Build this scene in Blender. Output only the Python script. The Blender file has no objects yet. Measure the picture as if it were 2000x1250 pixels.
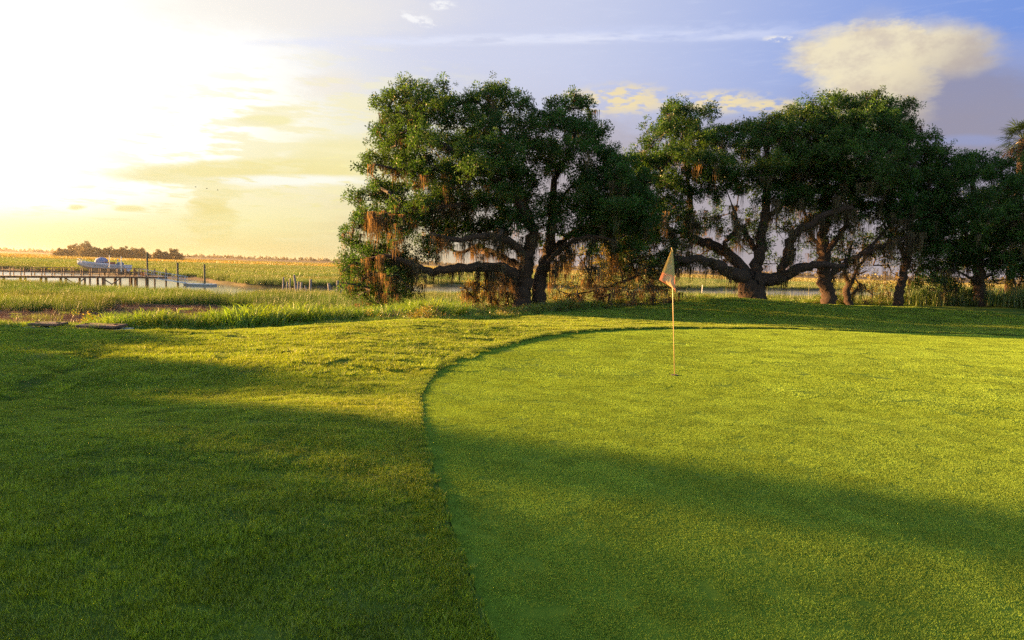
import bpy, bmesh, math, random
import numpy as np
from mathutils import Matrix, Vector, Euler

random.seed(7)
R = np.random.default_rng(7)
sc = bpy.context.scene
col = sc.collection
pi = math.pi

# ------------------------------------------------------------------ camera
FPX, CX, CY = 1333.0, 1000.0, 625.0            # focal length and centre in the photograph's pixels
CAMZ = 1.70
PITCH = math.radians(4.42)
ROLL = math.radians(1.78)
cam_d = bpy.data.cameras.new('camera')
cam_d.sensor_width = 36.0
cam_d.lens = 36.0 * FPX / 2000.0
cam_d.clip_start = 0.05
cam_d.clip_end = 20000.0
cam = bpy.data.objects.new('camera', cam_d)
col.objects.link(cam)
cam_m = Matrix.Translation((0, 0, CAMZ)) @ Matrix.Rotation(pi / 2 - PITCH, 4, 'X') @ Matrix.Rotation(ROLL, 4, 'Z')
cam.matrix_world = cam_m
sc.camera = cam
CR = cam_m.to_3x3()

def direction(px, py):
    v = CR @ Vector(((px - CX) / FPX, -(py - CY) / FPX, -1.0))
    return v.normalized()

def at(px, py, Y):
    """point seen towards photo pixel (px, py) at the forward distance Y"""
    v = direction(px, py)
    t = Y / v.y
    return Vector((v.x * t, Y, CAMZ + v.z * t))

def onplane(px, py, z=0.0):
    v = direction(px, py)
    t = (z - CAMZ) / v.z
    return Vector((v.x * t, v.y * t, z))

def azel(px, py):
    v = direction(px, py)
    return math.degrees(math.atan2(v.x, v.y)), math.degrees(math.asin(v.z))

# ------------------------------------------------------------------ render and exposure
sc.view_settings.view_transform = 'Standard'
sc.view_settings.look = 'None'
sc.view_settings.gamma = 1.0
sc.view_settings.use_curve_mapping = False
EXPO = 3.0
sc.view_settings.exposure = EXPO
cy = sc.cycles
cy.max_bounces = 6
cy.diffuse_bounces = 3
cy.glossy_bounces = 2
cy.transmission_bounces = 4
cy.transparent_max_bounces = 8
cy.volume_bounces = 0
cy.caustics_reflective = False
cy.caustics_refractive = False
cy.sample_clamp_indirect = 4.0
cy.use_denoising = False
cy.volume_step_rate = 1.0

# ------------------------------------------------------------------ sun
SUN_AZ, SUN_EL = -74.0, 9.5                    # degrees, azimuth measured from the view direction
sd = bpy.data.lights.new('sun', 'SUN')
sd.energy = 5.0
sd.angle = math.radians(1.2)
sd.color = (1.0, 0.54, 0.18)
sun = bpy.data.objects.new('sun', sd)
col.objects.link(sun)
_a, _e = math.radians(SUN_AZ), math.radians(SUN_EL)
SUNV = Vector((math.sin(_a) * math.cos(_e), math.cos(_a) * math.cos(_e), math.sin(_e)))
sun.rotation_euler = SUNV.to_track_quat('Z', 'Y').to_euler()

# ------------------------------------------------------------------ sky (world, node based)
def lin(r, g, b):
    f = lambda c: (c / 255 / 12.92) if c / 255 <= 0.04045 else ((c / 255 + 0.055) / 1.055) ** 2.4
    return (f(r), f(g), f(b))

world = bpy.data.worlds.new('World')
sc.world = world
world.use_nodes = True
WT = world.node_tree
WT.nodes.clear()

class E:
    """tiny expression builder for math nodes"""
    def __init__(s, sock): s.s = sock
    @staticmethod
    def op(o, *a, clamp=False):
        n = WT.nodes.new('ShaderNodeMath'); n.operation = o; n.use_clamp = clamp
        for i, x in enumerate(a):
            if isinstance(x, E): WT.links.new(x.s, n.inputs[i])
            else: n.inputs[i].default_value = float(x)
        return E(n.outputs[0])
    def __add__(s, o): return E.op('ADD', s, o)
    __radd__ = __add__
    def __sub__(s, o): return E.op('SUBTRACT', s, o)
    def __rsub__(s, o): return E.op('SUBTRACT', o, s)
    def __mul__(s, o): return E.op('MULTIPLY', s, o)
    __rmul__ = __mul__
    def __truediv__(s, o): return E.op('DIVIDE', s, o)

def sstep(a, b, x):
    n = WT.nodes.new('ShaderNodeMapRange'); n.interpolation_type = 'SMOOTHSTEP'
    WT.links.new(x.s, n.inputs[0])
    n.inputs[1].default_value = a; n.inputs[2].default_value = b
    return E(n.outputs[0])

def cmix(f, a, b):
    n = WT.nodes.new('ShaderNodeMix'); n.data_type = 'RGBA'; n.clamp_factor = True
    if isinstance(f, E): WT.links.new(f.s, n.inputs[0])
    else: n.inputs[0].default_value = f
    for k, c in ((6, a), (7, b)):
        if isinstance(c, tuple): n.inputs[k].default_value = (*c, 1)
        else: WT.links.new(c, n.inputs[k])
    return n.outputs[2]

tc = WT.nodes.new('ShaderNodeTexCoord')
sep = WT.nodes.new('ShaderNodeSeparateXYZ')
WT.links.new(tc.outputs['Generated'], sep.inputs[0])
dx, dy, dz = (E(sep.outputs[i]) for i in range(3))
AZ = E.op('MULTIPLY', E.op('ARCTAN2', dx, dy), 180 / pi)
EL = E.op('MULTIPLY', E.op('ARCSINE', dz), 180 / pi)

def noise(scale, detail=5, rough=0.55, sx=1.0, sy=1.0, off=0.0, src=None):
    """noise over (azimuth, elevation) in degrees, 0..1"""
    cb = WT.nodes.new('ShaderNodeCombineXYZ')
    a, e = src or (AZ, EL)
    WT.links.new((a * sx).s, cb.inputs[0]); WT.links.new((e * sy).s, cb.inputs[1])
    cb.inputs[2].default_value = off
    n = WT.nodes.new('ShaderNodeTexNoise')
    n.inputs['Scale'].default_value = scale
    n.inputs['Detail'].default_value = detail
    n.inputs['Roughness'].default_value = rough
    WT.links.new(cb.outputs[0], n.inputs['Vector'])
    return E(n.outputs[0])

nA = noise(0.16, 5, 0.6, 1, 2.2, 3.0)
nB = noise(0.5, 5, 0.6, 1, 3.0, 9.0)
nC = noise(1.3, 5, 0.65, 1, 2.0, 21.0)
nS = noise(0.35, 4, 0.6, 1, 7.0, 33.0)          # long thin streaks
FRONT = sstep(0.02, 0.12, dy)
dyc = E.op('MAXIMUM', dy, 0.02)
GU = dx / dyc * 57.3                            # gnomonic sky coordinates of the half the camera faces
GV = dz / dyc * 57.3
UW = GU + (nB - 0.5) * 4.0 + (nC - 0.5) * 2.0
VW = GV + (nA - 0.5) * 2.2 + (nC - 0.5) * 1.2
def guv(px, py):
    v = direction(px, py); return v.x / v.y * 57.3, v.z / v.y * 57.3

def blob(px, py, wx, wy, edge=0.35, tilt=0.0, warp=1.0):
    """soft ellipse in the sky; centre and half axes given in photo pixels"""
    a0, e0 = guv(px, py)
    ra, re = wx / FPX * 57.3, wy / FPX * 57.3
    A_ = GU + (UW - GU) * warp; E_ = GV + (VW - GV) * (warp * min(1.0, re / 2.0))
    u = (A_ - a0) / ra
    v = ((E_ - e0) - (A_ - a0) * math.tan(math.radians(tilt + 1.78))) / re
    r = E.op('SQRT', u * u + v * v)
    return (1.0 - sstep(1 - edge, 1 + edge, r)) * FRONT

K = 1 / (2 ** EXPO)
def C(r, g, b, k=1.0):
    l = lin(r, g, b); return (l[0] * k, l[1] * k, l[2] * k)

# clear sky: horizon band, upper sky, both running from the bright left to the blue right
fA = sstep(-26, 24, AZ)
fB = sstep(-22, 38, AZ)
hor = cmix(fA, C(243, 223, 152), C(166, 166, 184))
mid = cmix(fB, C(250, 245, 208), C(168, 172, 208))
mid = cmix(sstep(-16, 6, AZ), mid, C(193, 190, 208))
mid = cmix(sstep(5, 26, AZ), mid, C(158, 174, 216))
up = cmix(sstep(-30, -2, AZ), C(250, 248, 246), C(208, 213, 236))
up = cmix(sstep(-4, 40, AZ), up, C(118, 152, 224))
c = cmix(sstep(0.5, 9.5, EL + (nA - 0.5) * 3), hor, mid)
c = cmix(sstep(8, 17, EL + (nA - 0.5) * 3), c, up)
c = cmix(sstep(0.8, 3.0, EL) * (1.0 - sstep(3.5, 6, EL)) * (1.0 - sstep(-22, -12, AZ)) * 0.7, c, C(247, 239, 172))
# low grey bank behind the trees on the right
bank = (1.0 - sstep(9.0, 13.2, EL + (nA - 0.5) * 5 + (nB - 0.5) * 2)) * sstep(-12, 6, AZ)
c = cmix(bank * 0.85, c, C(176, 166, 170))
# white glow round the sun side
gl = blob(30, 230, 500, 205, 0.34, 6, 0.9)
gl2 = blob(-250, 250, 760, 330, 0.5, 0, 0.5)
c = cmix(gl2 * 0.65 * sstep(0.5, 6, EL), c, C(253, 250, 236))
c = cmix(gl * sstep(1.6, 4.2, EL + (nB - 0.5) * 1.5), c, C(255, 254, 250, 1.15))
# beyond the left edge of the frame the glow really brightens towards the sun
a0 = SUN_AZ
d2 = (AZ - a0) * (AZ - a0) * (1 / 24.0 ** 2) + (EL - 11.0) * (EL - 11.0) * (1 / 11.0 ** 2)
sg = E.op('POWER', 2.718, d2 * -1.0)
c = cmix(sg, c, (7.5, 6.6, 5.0))
# clouds on the bright side
w1 = blob(500, 334, 270, 23, 0.25, 1.5, 0.8)
c = cmix(w1 * 0.9, c, C(243, 230, 160))
c = cmix(blob(680, 300, 130, 30, 0.5, 3, 1.0) * 0.8, c, C(244, 234, 176))
c = cmix(blob(520, 235, 56, 11, 0.3, 0, 0.35) * 0.9, c, C(246, 238, 180))
c = cmix(blob(548, 213, 46, 6, 0.4, 0, 0.3) * 0.7, c, C(250, 244, 205))
c = cmix(blob(560, 352, 150, 10, 0.5, 0, 0.5) * 0.95, c, C(255, 254, 240))
c = cmix(blob(415, 385, 32, 33, 0.3, 0, 0.8) * 0.5, c, C(238, 222, 140))
c = cmix(blob(412, 430, 48, 40, 0.3, 0, 0.8) * 0.5, c, C(236, 218, 138))
c = cmix(blob(250, 407, 30, 6, 0.5, 0, 0.4) * 0.7, c, C(240, 224, 140))
c = cmix(blob(152, 405, 16, 5, 0.5, 0, 0.4) * 0.7, c, C(240, 224, 140))
c = cmix(sstep(0.55, 0.68, nS) * sstep(1.5, 3, EL) * (1.0 - sstep(7.5, 9.5, EL)) * sstep(-30, -22, AZ) * (1.0 - sstep(-12, -6, AZ)) * 0.65, c, C(253, 244, 176))
c = cmix(blob(645, 165, 60, 24, 0.6, 0, 1.0) * 0.5, c, C(243, 232, 218))
c = cmix(blob(540, 18, 300, 42, 0.6, 0, 1.0) * 0.55, c, C(244, 238, 228))
nS2 = noise(0.22, 6, 0.62, 1, 6.0, 133.0)
c = cmix(sstep(0.47, 0.60, nS2) * blob(560, 300, 330, 150, 0.6, 4, 1.0) * 0.75, c, C(249, 240, 188))
c = cmix(sstep(0.52, 0.66, nS) * blob(430, 390, 420, 60, 0.6, 0, 1.0) * 0.45, c, C(240, 228, 165))
c = cmix(sstep(0.50, 0.66, nS2) * blob(300, 130, 420, 160, 0.7, 0, 1.0) * 0.30, c, C(246, 242, 232))
# thin veils over the blue
c = cmix(blob(1020, 76, 470, 9, 0.7, 0.9, 0.35) * sstep(0.30, 0.62, nS) * 0.9, c, C(226, 230, 248))
c = cmix(blob(1340, 64, 260, 15, 0.8, 1.2, 0.4) * sstep(0.30, 0.65, nB) * 0.6, c, C(205, 214, 246))
c = cmix(blob(818, 38, 30, 9, 0.6, -18, 0.5) * sstep(0.4, 0.6, nC) * 0.9, c, C(250, 250, 252))
c = cmix(blob(862, 9, 22, 8, 0.6, 0, 0.5) * sstep(0.4, 0.6, nC) * 0.9, c, C(252, 252, 252))
c = cmix(blob(1528, 76, 30, 5, 0.6, 0, 0.4) * sstep(0.4, 0.6, nC), c, C(240, 236, 232))
c = cmix(sstep(0.5, 0.8, nS) * sstep(12, 16, EL) * sstep(-18, -4, AZ) * 0.14, c, C(222, 228, 248))
# small sunlit cumulus over the trees
puff = noise(0.62, 6, 0.62, 1.0, 3.0, 51.0)
pm = E.op('MAXIMUM', blob(1205, 195, 95, 25, 0.6), E.op('MAXIMUM', blob(1385, 200, 95, 20, 0.6), blob(1520, 206, 80, 12, 0.6)))
c = cmix(pm * sstep(0.42, 0.56, puff), c, C(240, 222, 178))
# the tall anvil cloud on the right
tex = noise(0.30, 8, 0.66, 1.2, 1.9, 77.0)
an = E.op('MAXIMUM', blob(1712, 104, 162, 54, 0.27, 3, 1.1), blob(1712, 150, 108, 75, 0.35, 0, 1.0))
an = E.op('MAXIMUM', an, blob(1835, 96, 100, 46, 0.5, 0, 0.6))
an = E.op('MAXIMUM', an, blob(1702, 195, 88, 125, 0.5, 0, 0.6))
dark = E.op('MAXIMUM', blob(1880, 235, 210, 130, 0.45, 0, 0.9), blob(1760, 290, 230, 120, 0.5, 0, 0.8))
c = cmix(dark * 0.85, c, C(150, 147, 168))
c = cmix(an * (0.80 + 0.35 * (tex - 0.3)), c, cmix(sstep(0.34, 0.60, tex), C(228, 210, 176), C(246, 232, 194)))
lowf = sstep(-4.0, 3.5, (GU - guv(1800, 200)[0]) * 0.8 - (GV - guv(1800, 165)[1]) * 0.8)
c = cmix(an * lowf * 0.82, c, C(168, 160, 166))
c = cmix(blob(1900, 275, 75, 10, 0.6) * 0.5, c, C(150, 165, 215))
c = cmix(blob(1990, 105, 50, 30, 0.7) * 0.35, c, C(160, 175, 225))
# higher up and behind the camera: physical sky
nish = WT.nodes.new('ShaderNodeTexSky')
nish.sky_type = 'NISHITA'; nish.sun_disc = False
nish.sun_elevation = math.radians(SUN_EL); nish.sun_rotation = math.radians(SUN_AZ)
nish.dust_density = 1.5; nish.air_density = 1.0
vm = WT.nodes.new('ShaderNodeVectorMath'); vm.operation = 'SCALE'
WT.links.new(nish.outputs[0], vm.inputs[0]); vm.inputs['Scale'].default_value = 0.50
high = E.op('MAXIMUM', sstep(26, 50, EL), sstep(60, 110, E.op('ABSOLUTE', AZ)) * (1.0 - sg))
c = cmix(high, c, vm.outputs[0])
c = cmix(1.0 - sstep(-3.0, -0.6, EL), c, C(120, 110, 60))
bg = WT.nodes.new('ShaderNodeBackground')
WT.links.new(c, bg.inputs[0])
bg.inputs[1].default_value = K
wo = WT.nodes.new('ShaderNodeOutputWorld')
WT.links.new(bg.outputs[0], wo.inputs[0])
world.cycles.sampling_method = 'MANUAL'
world.cycles.sample_map_resolution = 1024

# ================================================================== helpers
def tag(o, label=None, cat=None, group=None, kind=None):
    if label: o['label'] = label
    if cat: o['category'] = cat
    if group: o['group'] = group
    if kind: o['kind'] = kind
    return o

def empty(name, loc, label, cat, group=None, rz=0.0):
    o = bpy.data.objects.new(name, None); col.objects.link(o)
    o.empty_display_size = 0.2
    o.location = loc; o.rotation_euler = (0, 0, rz)
    o['_inv'] = 0; del o['_inv']
    return tag(o, label, cat, group)

def link(o, parent=None):
    col.objects.link(o)
    if parent is not None:
        o.parent = parent
    return o

class MB:
    """mesh collector: vertices, faces, per-vertex shade value"""
    def __init__(s): s.v = []; s.f = []; s.sm = False
    def add(s, vs, fs):
        b = len(s.v); s.v.extend([tuple(x) for x in vs]); s.f.extend([tuple(i + b for i in f) for f in fs])
    def box(s, c, size, rot=None, bevel=0.0):
        x, y, z = (k / 2 for k in size); c = Vector(c)
        pts = [Vector((sx * x, sy * y, sz * z)) for sz in (-1, 1) for sy in (-1, 1) for sx in (-1, 1)]
        if rot is not None: pts = [rot @ p for p in pts]
        s.add([p + c for p in pts], [(0, 2, 3, 1), (4, 5, 7, 6), (0, 1, 5, 4), (2, 6, 7, 3), (0, 4, 6, 2), (1, 3, 7, 5)])
    def bar(s, a, b, w, h):
        a, b = Vector(a), Vector(b); d = b - a; L = d.length
        q = d.to_track_quat('X', 'Z').to_matrix()
        s.box((a + b) / 2, (L, w, h), q)
    def tube(s, pts, rad, n=8, cap=True, wob=0.0):
        pts = [Vector(p) for p in pts]; base = len(s.v); m = len(pts)
        if not hasattr(rad, '__len__'): rad = [rad] * m
        prev = None
        for i, p in enumerate(pts):
            d = (pts[min(i + 1, m - 1)] - pts[max(i - 1, 0)]).normalized()
            if prev is None:
                u = d.orthogonal().normalized()
            else:
                u = (prev - d * prev.dot(d)); u = u.normalized() if u.length > 1e-6 else d.orthogonal().normalized()
            prev = u; w = d.cross(u)
            for k in range(n):
                a = 2 * pi * k / n
                rr = rad[i] * (1 + (random.uniform(-wob, wob) if wob else 0))
                s.v.append(tuple(p + (u * math.cos(a) + w * math.sin(a)) * rr))
        for i in range(m - 1):
            for k in range(n):
                a = base + i * n + k; b = base + i * n + (k + 1) % n
                s.f.append((a, b, b + n, a + n))
        if cap:
            s.f.append(tuple(base + k for k in range(n))[::-1])
            s.f.append(tuple(base + (m - 1) * n + k for k in range(n)))
    def mesh(s, name, mat, smooth=False):
        me = bpy.data.meshes.new(name); me.from_pydata(s.v, [], s.f); me.validate()
        if mat: me.materials.append(mat)
        if smooth: me.shade_smooth()
        return me
    def build(s, name, mat, parent=None, smooth=False, kind=None, label=None):
        """vertices are in world space; stored relative to the parent's location"""
        me = s.mesh(name, mat, smooth)
        o = bpy.data.objects.new(name, me)
        if parent is not None:
            me.transform(pmat(parent).inverted())
        link(o, parent)
        if kind: o['kind'] = kind
        if label: o['label'] = label
        return o

def pmat(p):
    m = Matrix.LocRotScale(p.location, p.rotation_euler, p.scale)
    return (pmat(p.parent) @ m) if p.parent else m

def fastmesh(name, V, F, mat, attrs=None, smooth=True):
    """V (n,3), F (m,k) numpy arrays"""
    me = bpy.data.meshes.new(name)
    V = np.asarray(V, np.float32); F = np.asarray(F, np.int32); k = F.shape[1]
    me.vertices.add(len(V)); me.vertices.foreach_set('co', V.ravel())
    me.loops.add(F.size); me.loops.foreach_set('vertex_index', F.ravel())
    me.polygons.add(len(F))
    me.polygons.foreach_set('loop_start', np.arange(0, F.size, k, dtype=np.int32))
    if smooth: me.polygons.foreach_set('use_smooth', np.ones(len(F), bool))
    me.update(calc_edges=True)
    if attrs:
        for n_, a in attrs.items():
            at_ = me.attributes.new(n_, 'FLOAT', 'POINT'); at_.data.foreach_set('value', np.asarray(a, np.float32))
    if mat: me.materials.append(mat)
    return me

# numpy value noise
def vnoise(x, y, seed=0):
    xi = np.floor(x).astype(np.int64); yi = np.floor(y).astype(np.int64)
    fx = x - xi; fy = y - yi
    fx = fx * fx * (3 - 2 * fx); fy = fy * fy * (3 - 2 * fy)
    def h(a, b):
        n = (a * 374761393 + b * 668265263 + seed * 974634777) & 0xFFFFFFFF
        n = ((n ^ (n >> 13)) * 1274126177) & 0xFFFFFFFF
        return ((n ^ (n >> 16)) & 0xFFFF) / 65535.0
    return (h(xi, yi) * (1 - fx) + h(xi + 1, yi) * fx) * (1 - fy) + (h(xi, yi + 1) * (1 - fx) + h(xi + 1, yi + 1) * fx) * fy

def fbm(x, y, seed=0, oct=4):
    s = 0; a = 0.5; t = 0
    for i in range(oct):
        s = s + a * vnoise(x * 2 ** i, y * 2 ** i, seed + i * 17); t += a; a *= 0.5
    return s / t * 2 - 1

def npss(a, b, x):
    t = np.clip((x - a) / (b - a), 0, 1); return t * t * (3 - 2 * t)

# ------------------------------------------------------------------ materials
def new_mat(name):
    m = bpy.data.materials.new(name); m.use_nodes = True
    nt = m.node_tree; nt.nodes.clear()
    out = nt.nodes.new('ShaderNodeOutputMaterial')
    return m, nt, out

def N(nt, t, **kw):
    n = nt.nodes.new(t)
    for k, v in kw.items(): setattr(n, k, v)
    return n

def ramp(nt, fac, stops):
    r = nt.nodes.new('ShaderNodeValToRGB')
    el = r.color_ramp.elements
    while len(el) < len(stops): el.new(0.5)
    for e, (p, c_) in zip(el, stops):
        e.position = p; e.color = (*c_, 1)
    nt.links.new(fac, r.inputs[0])
    return r.outputs[0]

def rgbmix(nt, f, a, b, blend='MIX'):
    n = nt.nodes.new('ShaderNodeMix'); n.data_type = 'RGBA'; n.blend_type = blend
    for i, x in ((0, f), (6, a), (7, b)):
        if isinstance(x, (int, float)): n.inputs[i].default_value = x
        elif isinstance(x, tuple): n.inputs[i].default_value = (*x, 1)
        else: nt.links.new(x, n.inputs[i])
    return n.outputs[2]

def tnoise(nt, vec, scale, detail=4, rough=0.55):
    n = nt.nodes.new('ShaderNodeTexNoise')
    n.inputs['Scale'].default_value = scale; n.inputs['Detail'].default_value = detail
    n.inputs['Roughness'].default_value = rough
    nt.links.new(vec, n.inputs['Vector'])
    return n.outputs[0]

def scaled(nt, vec, s):
    m = nt.nodes.new('ShaderNodeMapping'); m.inputs['Scale'].default_value = s
    nt.links.new(vec, m.inputs[0]); return m.outputs[0]

def leafy(name, dark, light, trans=0.4, tcol=None, nscale=0.5, attr=None, warm=None, gloss=0.04, stretch=(1, 1, 1)):
    """thin plant tissue: diffuse + translucent, colour varied by instance and by place"""
    m, nt, out = new_mat(name)
    geo = N(nt, 'ShaderNodeNewGeometry'); oi = N(nt, 'ShaderNodeObjectInfo')
    base = rgbmix(nt, oi.outputs['Random'], dark, light)
    if attr:
        a = N(nt, 'ShaderNodeAttribute', attribute_name=attr)
        base = rgbmix(nt, a.outputs['Fac'], dark, light)
    nz = tnoise(nt, scaled(nt, geo.outputs['Position'], stretch), nscale, 4, 0.6)
    mr = N(nt, 'ShaderNodeMapRange'); mr.inputs[1].default_value = 0.3; mr.inputs[2].default_value = 0.7
    nt.links.new(nz, mr.inputs[0])
    if warm:
        base = rgbmix(nt, mr.outputs[0], base, rgbmix(nt, 0.65, base, warm))
    hs = N(nt, 'ShaderNodeHueSaturation')
    mv = N(nt, 'ShaderNodeMapRange'); mv.inputs[3].default_value = 0.75; mv.inputs[4].default_value = 1.25
    nt.links.new(oi.outputs['Random'], mv.inputs[0]); nt.links.new(mv.outputs[0], hs.inputs['Value'])
    nt.links.new(base, hs.inputs['Color'])
    base = hs.outputs[0]
    df = N(nt, 'ShaderNodeBsdfDiffuse'); tr = N(nt, 'ShaderNodeBsdfTranslucent')
    nt.links.new(base, df.inputs[0])
    tcx = rgbmix(nt, 1.0, base, tcol or (1.5, 1.35, 0.6), 'MULTIPLY')
    nt.links.new(tcx, tr.inputs[0])
    mx = N(nt, 'ShaderNodeMixShader'); mx.inputs[0].default_value = trans
    nt.links.new(df.outputs[0], mx.inputs[1]); nt.links.new(tr.outputs[0], mx.inputs[2])
    gl_ = N(nt, 'ShaderNodeBsdfGlossy'); gl_.inputs['Roughness'].default_value = 0.45
    m2 = N(nt, 'ShaderNodeMixShader'); m2.inputs[0].default_value = gloss
    nt.links.new(mx.outputs[0], m2.inputs[1]); nt.links.new(gl_.outputs[0], m2.inputs[2])
    nt.links.new(m2.outputs[0], out.inputs[0])
    return m

def solid(name, base, rough=0.8, metal=0.0, nscale=8.0, var=0.35, bump=0.0, bscale=30.0, stretch=(1, 1, 1), second=None):
    m, nt, out = new_mat(name)
    b = N(nt, 'ShaderNodeBsdfPrincipled'); tcn = N(nt, 'ShaderNodeTexCoord')
    v = scaled(nt, tcn.outputs['Object'], stretch)
    nz = tnoise(nt, v, nscale, 5, 0.6)
    d = tuple(x * (1 - var) for x in base); l = second or tuple(min(1, x * (1 + var)) for x in base)
    nt.links.new(ramp(nt, nz, [(0.3, d), (0.7, l)]), b.inputs['Base Color'])
    b.inputs['Roughness'].default_value = rough; b.inputs['Metallic'].default_value = metal
    if bump:
        bp = N(nt, 'ShaderNodeBump'); bp.inputs['Strength'].default_value = bump; bp.inputs['Distance'].default_value = 0.05
        nt.links.new(tnoise(nt, v, bscale, 6, 0.65), bp.inputs['Height'])
        nt.links.new(bp.outputs[0], b.inputs['Normal'])
    nt.links.new(b.outputs[0], out.inputs[0])
    return m

M = {}
M['oak_leaf'] = leafy('oak_leaf', (0.009, 0.035, 0.010), (0.032, 0.092, 0.018), 0.40, (1.7, 1.45, 0.5), 0.35, warm=(0.046, 0.080, 0.012), gloss=0.015)
M['under_leaf'] = leafy('under_leaf', (0.06, 0.09, 0.014), (0.14, 0.17, 0.03), 0.5, (1.5, 1.25, 0.5), 0.6, warm=(0.20, 0.12, 0.02))
M['moss'] = leafy('moss', (0.055, 0.047, 0.032), (0.13, 0.112, 0.075), 0.5, (1.6, 1.12, 0.6), 1.2, gloss=0.0)
M['bark'] = solid('bark', (0.030, 0.0150, 0.009), 0.95, 0, 7.0, 0.65, 1.0, 12.0, (3, 3, 0.8))
M['twigbark'] = solid('twigbark', (0.04, 0.028, 0.022), 0.95, 0, 3.0, 0.4)
M['turf_long'] = leafy('turf_long', (0.020, 0.058, 0.006), (0.195, 0.300, 0.022), 0.40, (1.4, 1.25, 0.45), 0.55, attr='v', warm=(0.20, 0.25, 0.016), gloss=0.03, stretch=(0.7, 1.6, 1))
M['turf_green'] = leafy('turf_green', (0.046, 0.100, 0.014), (0.275, 0.395, 0.070), 0.30, (1.3, 1.25, 0.5), 0.30, attr='v', warm=(0.175, 0.26, 0.032), gloss=0.0, stretch=(0.6, 1.6, 1))
M['marsh'] = leafy('marsh', (0.014, 0.062, 0.006), (0.062, 0.140, 0.012), 0.42, (1.3, 1.15, 0.5), 0.045, attr='v', warm=(0.135, 0.125, 0.014), stretch=(0.35, 1.2, 1))
M['marsh_far'] = leafy('marsh_far', (0.026, 0.075, 0.008), (0.095, 0.135, 0.014), 0.42, (1.4, 1.1, 0.5), 0.006, attr='v', warm=(0.28, 0.175, 0.03), stretch=(0.25, 1.5, 1))
M['tall_grass'] = leafy('tall_grass', (0.035, 0.105, 0.010), (0.150, 0.280, 0.026), 0.45, (1.4, 1.25, 0.45), 0.6, attr='v', warm=(0.17, 0.21, 0.02))
M['dry_stalk'] = leafy('dry_stalk', (0.045, 0.028, 0.024), (0.20, 0.13, 0.085), 0.15, (1.3, 1.0, 0.6), 0.6, attr='v')
M['palm'] = leafy('palm', (0.015, 0.035, 0.008), (0.04, 0.07, 0.015), 0.35, (1.4, 1.2, 0.6), 0.8, attr='v')
M['palm_dry'] = leafy('palm_dry', (0.02, 0.013, 0.009), (0.04, 0.024, 0.014), 0.35, None, 0.8, attr='v')
M['far_leaf'] = leafy('far_leaf', (0.055, 0.05, 0.02), (0.11, 0.085, 0.03), 0.3, None, 0.02)

def ground_mat(name, stops, nscale, bump=0.3, bscale=6.0, stretch=(1, 1, 1)):
    m, nt, out = new_mat(name)
    b = N(nt, 'ShaderNodeBsdfPrincipled'); geo = N(nt, 'ShaderNodeNewGeometry')
    v = scaled(nt, geo.outputs['Position'], stretch)
    nt.links.new(ramp(nt, tnoise(nt, v, nscale, 8, 0.65), stops), b.inputs['Base Color'])
    b.inputs['Roughness'].default_value = 0.95
    b.inputs['Specular IOR Level'].default_value = 0.1
    bp = N(nt, 'ShaderNodeBump'); bp.inputs['Strength'].default_value = bump; bp.inputs['Distance'].default_value = 0.03
    nt.links.new(tnoise(nt, v, bscale, 8, 0.7), bp.inputs['Height'])
    nt.links.new(bp.outputs[0], b.inputs['Normal'])
    nt.links.new(b.outputs[0], out.inputs[0])
    return m
M['soil'] = ground_mat('soil', [(0.3, (0.028, 0.052, 0.006)), (0.7, (0.070, 0.115, 0.014))], 1.2)
M['soil_green'] = ground_mat('soil_green', [(0.3, (0.05, 0.095, 0.006)), (0.7, (0.09, 0.15, 0.012))], 1.6)
M['mud'] = ground_mat('mud', [(0.3, (0.030, 0.024, 0.018)), (0.5, (0.075, 0.055, 0.035)), (0.75, (0.10, 0.11, 0.02))], 0.05, 0.3, 2.0, (0.4, 1, 1))

m, nt, out = new_mat('water')
b = N(nt, 'ShaderNodeBsdfPrincipled'); geo = N(nt, 'ShaderNodeNewGeometry')
b.inputs['Base Color'].default_value = (0.10, 0.095, 0.075, 1); b.inputs['Roughness'].default_value = 0.12
bp = N(nt, 'ShaderNodeBump'); bp.inputs['Strength'].default_value = 0.25; bp.inputs['Distance'].default_value = 0.05
nt.links.new(tnoise(nt, scaled(nt, geo.outputs['Position'], (0.6, 1.6, 1)), 1.4, 5, 0.6), bp.inputs['Height'])
nt.links.new(bp.outputs[0], b.inputs['Normal']); nt.links.new(b.outputs[0], out.inputs[0])
M['water'] = m
M['wood'] = solid('weathered_wood', (0.17, 0.125, 0.095), 0.85, 0, 5, 0.4, 0.4, 20, (1, 1, 1))
M['wood_dark'] = solid('dark_wood', (0.10, 0.068, 0.048), 0.9, 0, 4, 0.45, 0.4, 14)
M['pile_green'] = solid('treated_pile', (0.085, 0.085, 0.05), 0.9, 0, 3, 0.35, 0.3, 12)
M['old_pile'] = solid('old_pile', (0.15, 0.14, 0.145), 0.95, 0, 4, 0.5, 0.6, 12)
M['alu'] = solid('brushed_aluminium', (0.42, 0.44, 0.50), 0.45, 0.6, 6, 0.15)
M['gel'] = solid('pale_gelcoat', (0.34, 0.38, 0.50), 0.3, 0, 2, 0.12)
M['hull_dark'] = solid('grey_hull', (0.16, 0.17, 0.17), 0.4, 0, 2, 0.2)
M['canvas'] = solid('blue_canvas', (0.15, 0.18, 0.32), 0.8, 0, 6, 0.25, 0.5, 9)
M['motor'] = solid('motor_shell', (0.10, 0.12, 0.16), 0.4, 0, 4, 0.3)
M['redbrown'] = solid('redbrown_cushion', (0.20, 0.07, 0.05), 0.7, 0, 4, 0.3)
M['white_pipe'] = solid('white_pipe', (0.7, 0.68, 0.62), 0.5, 0, 4, 0.1)
M['orange'] = solid('orange_plastic', (0.75, 0.22, 0.03), 0.6, 0, 4, 0.2)
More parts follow.
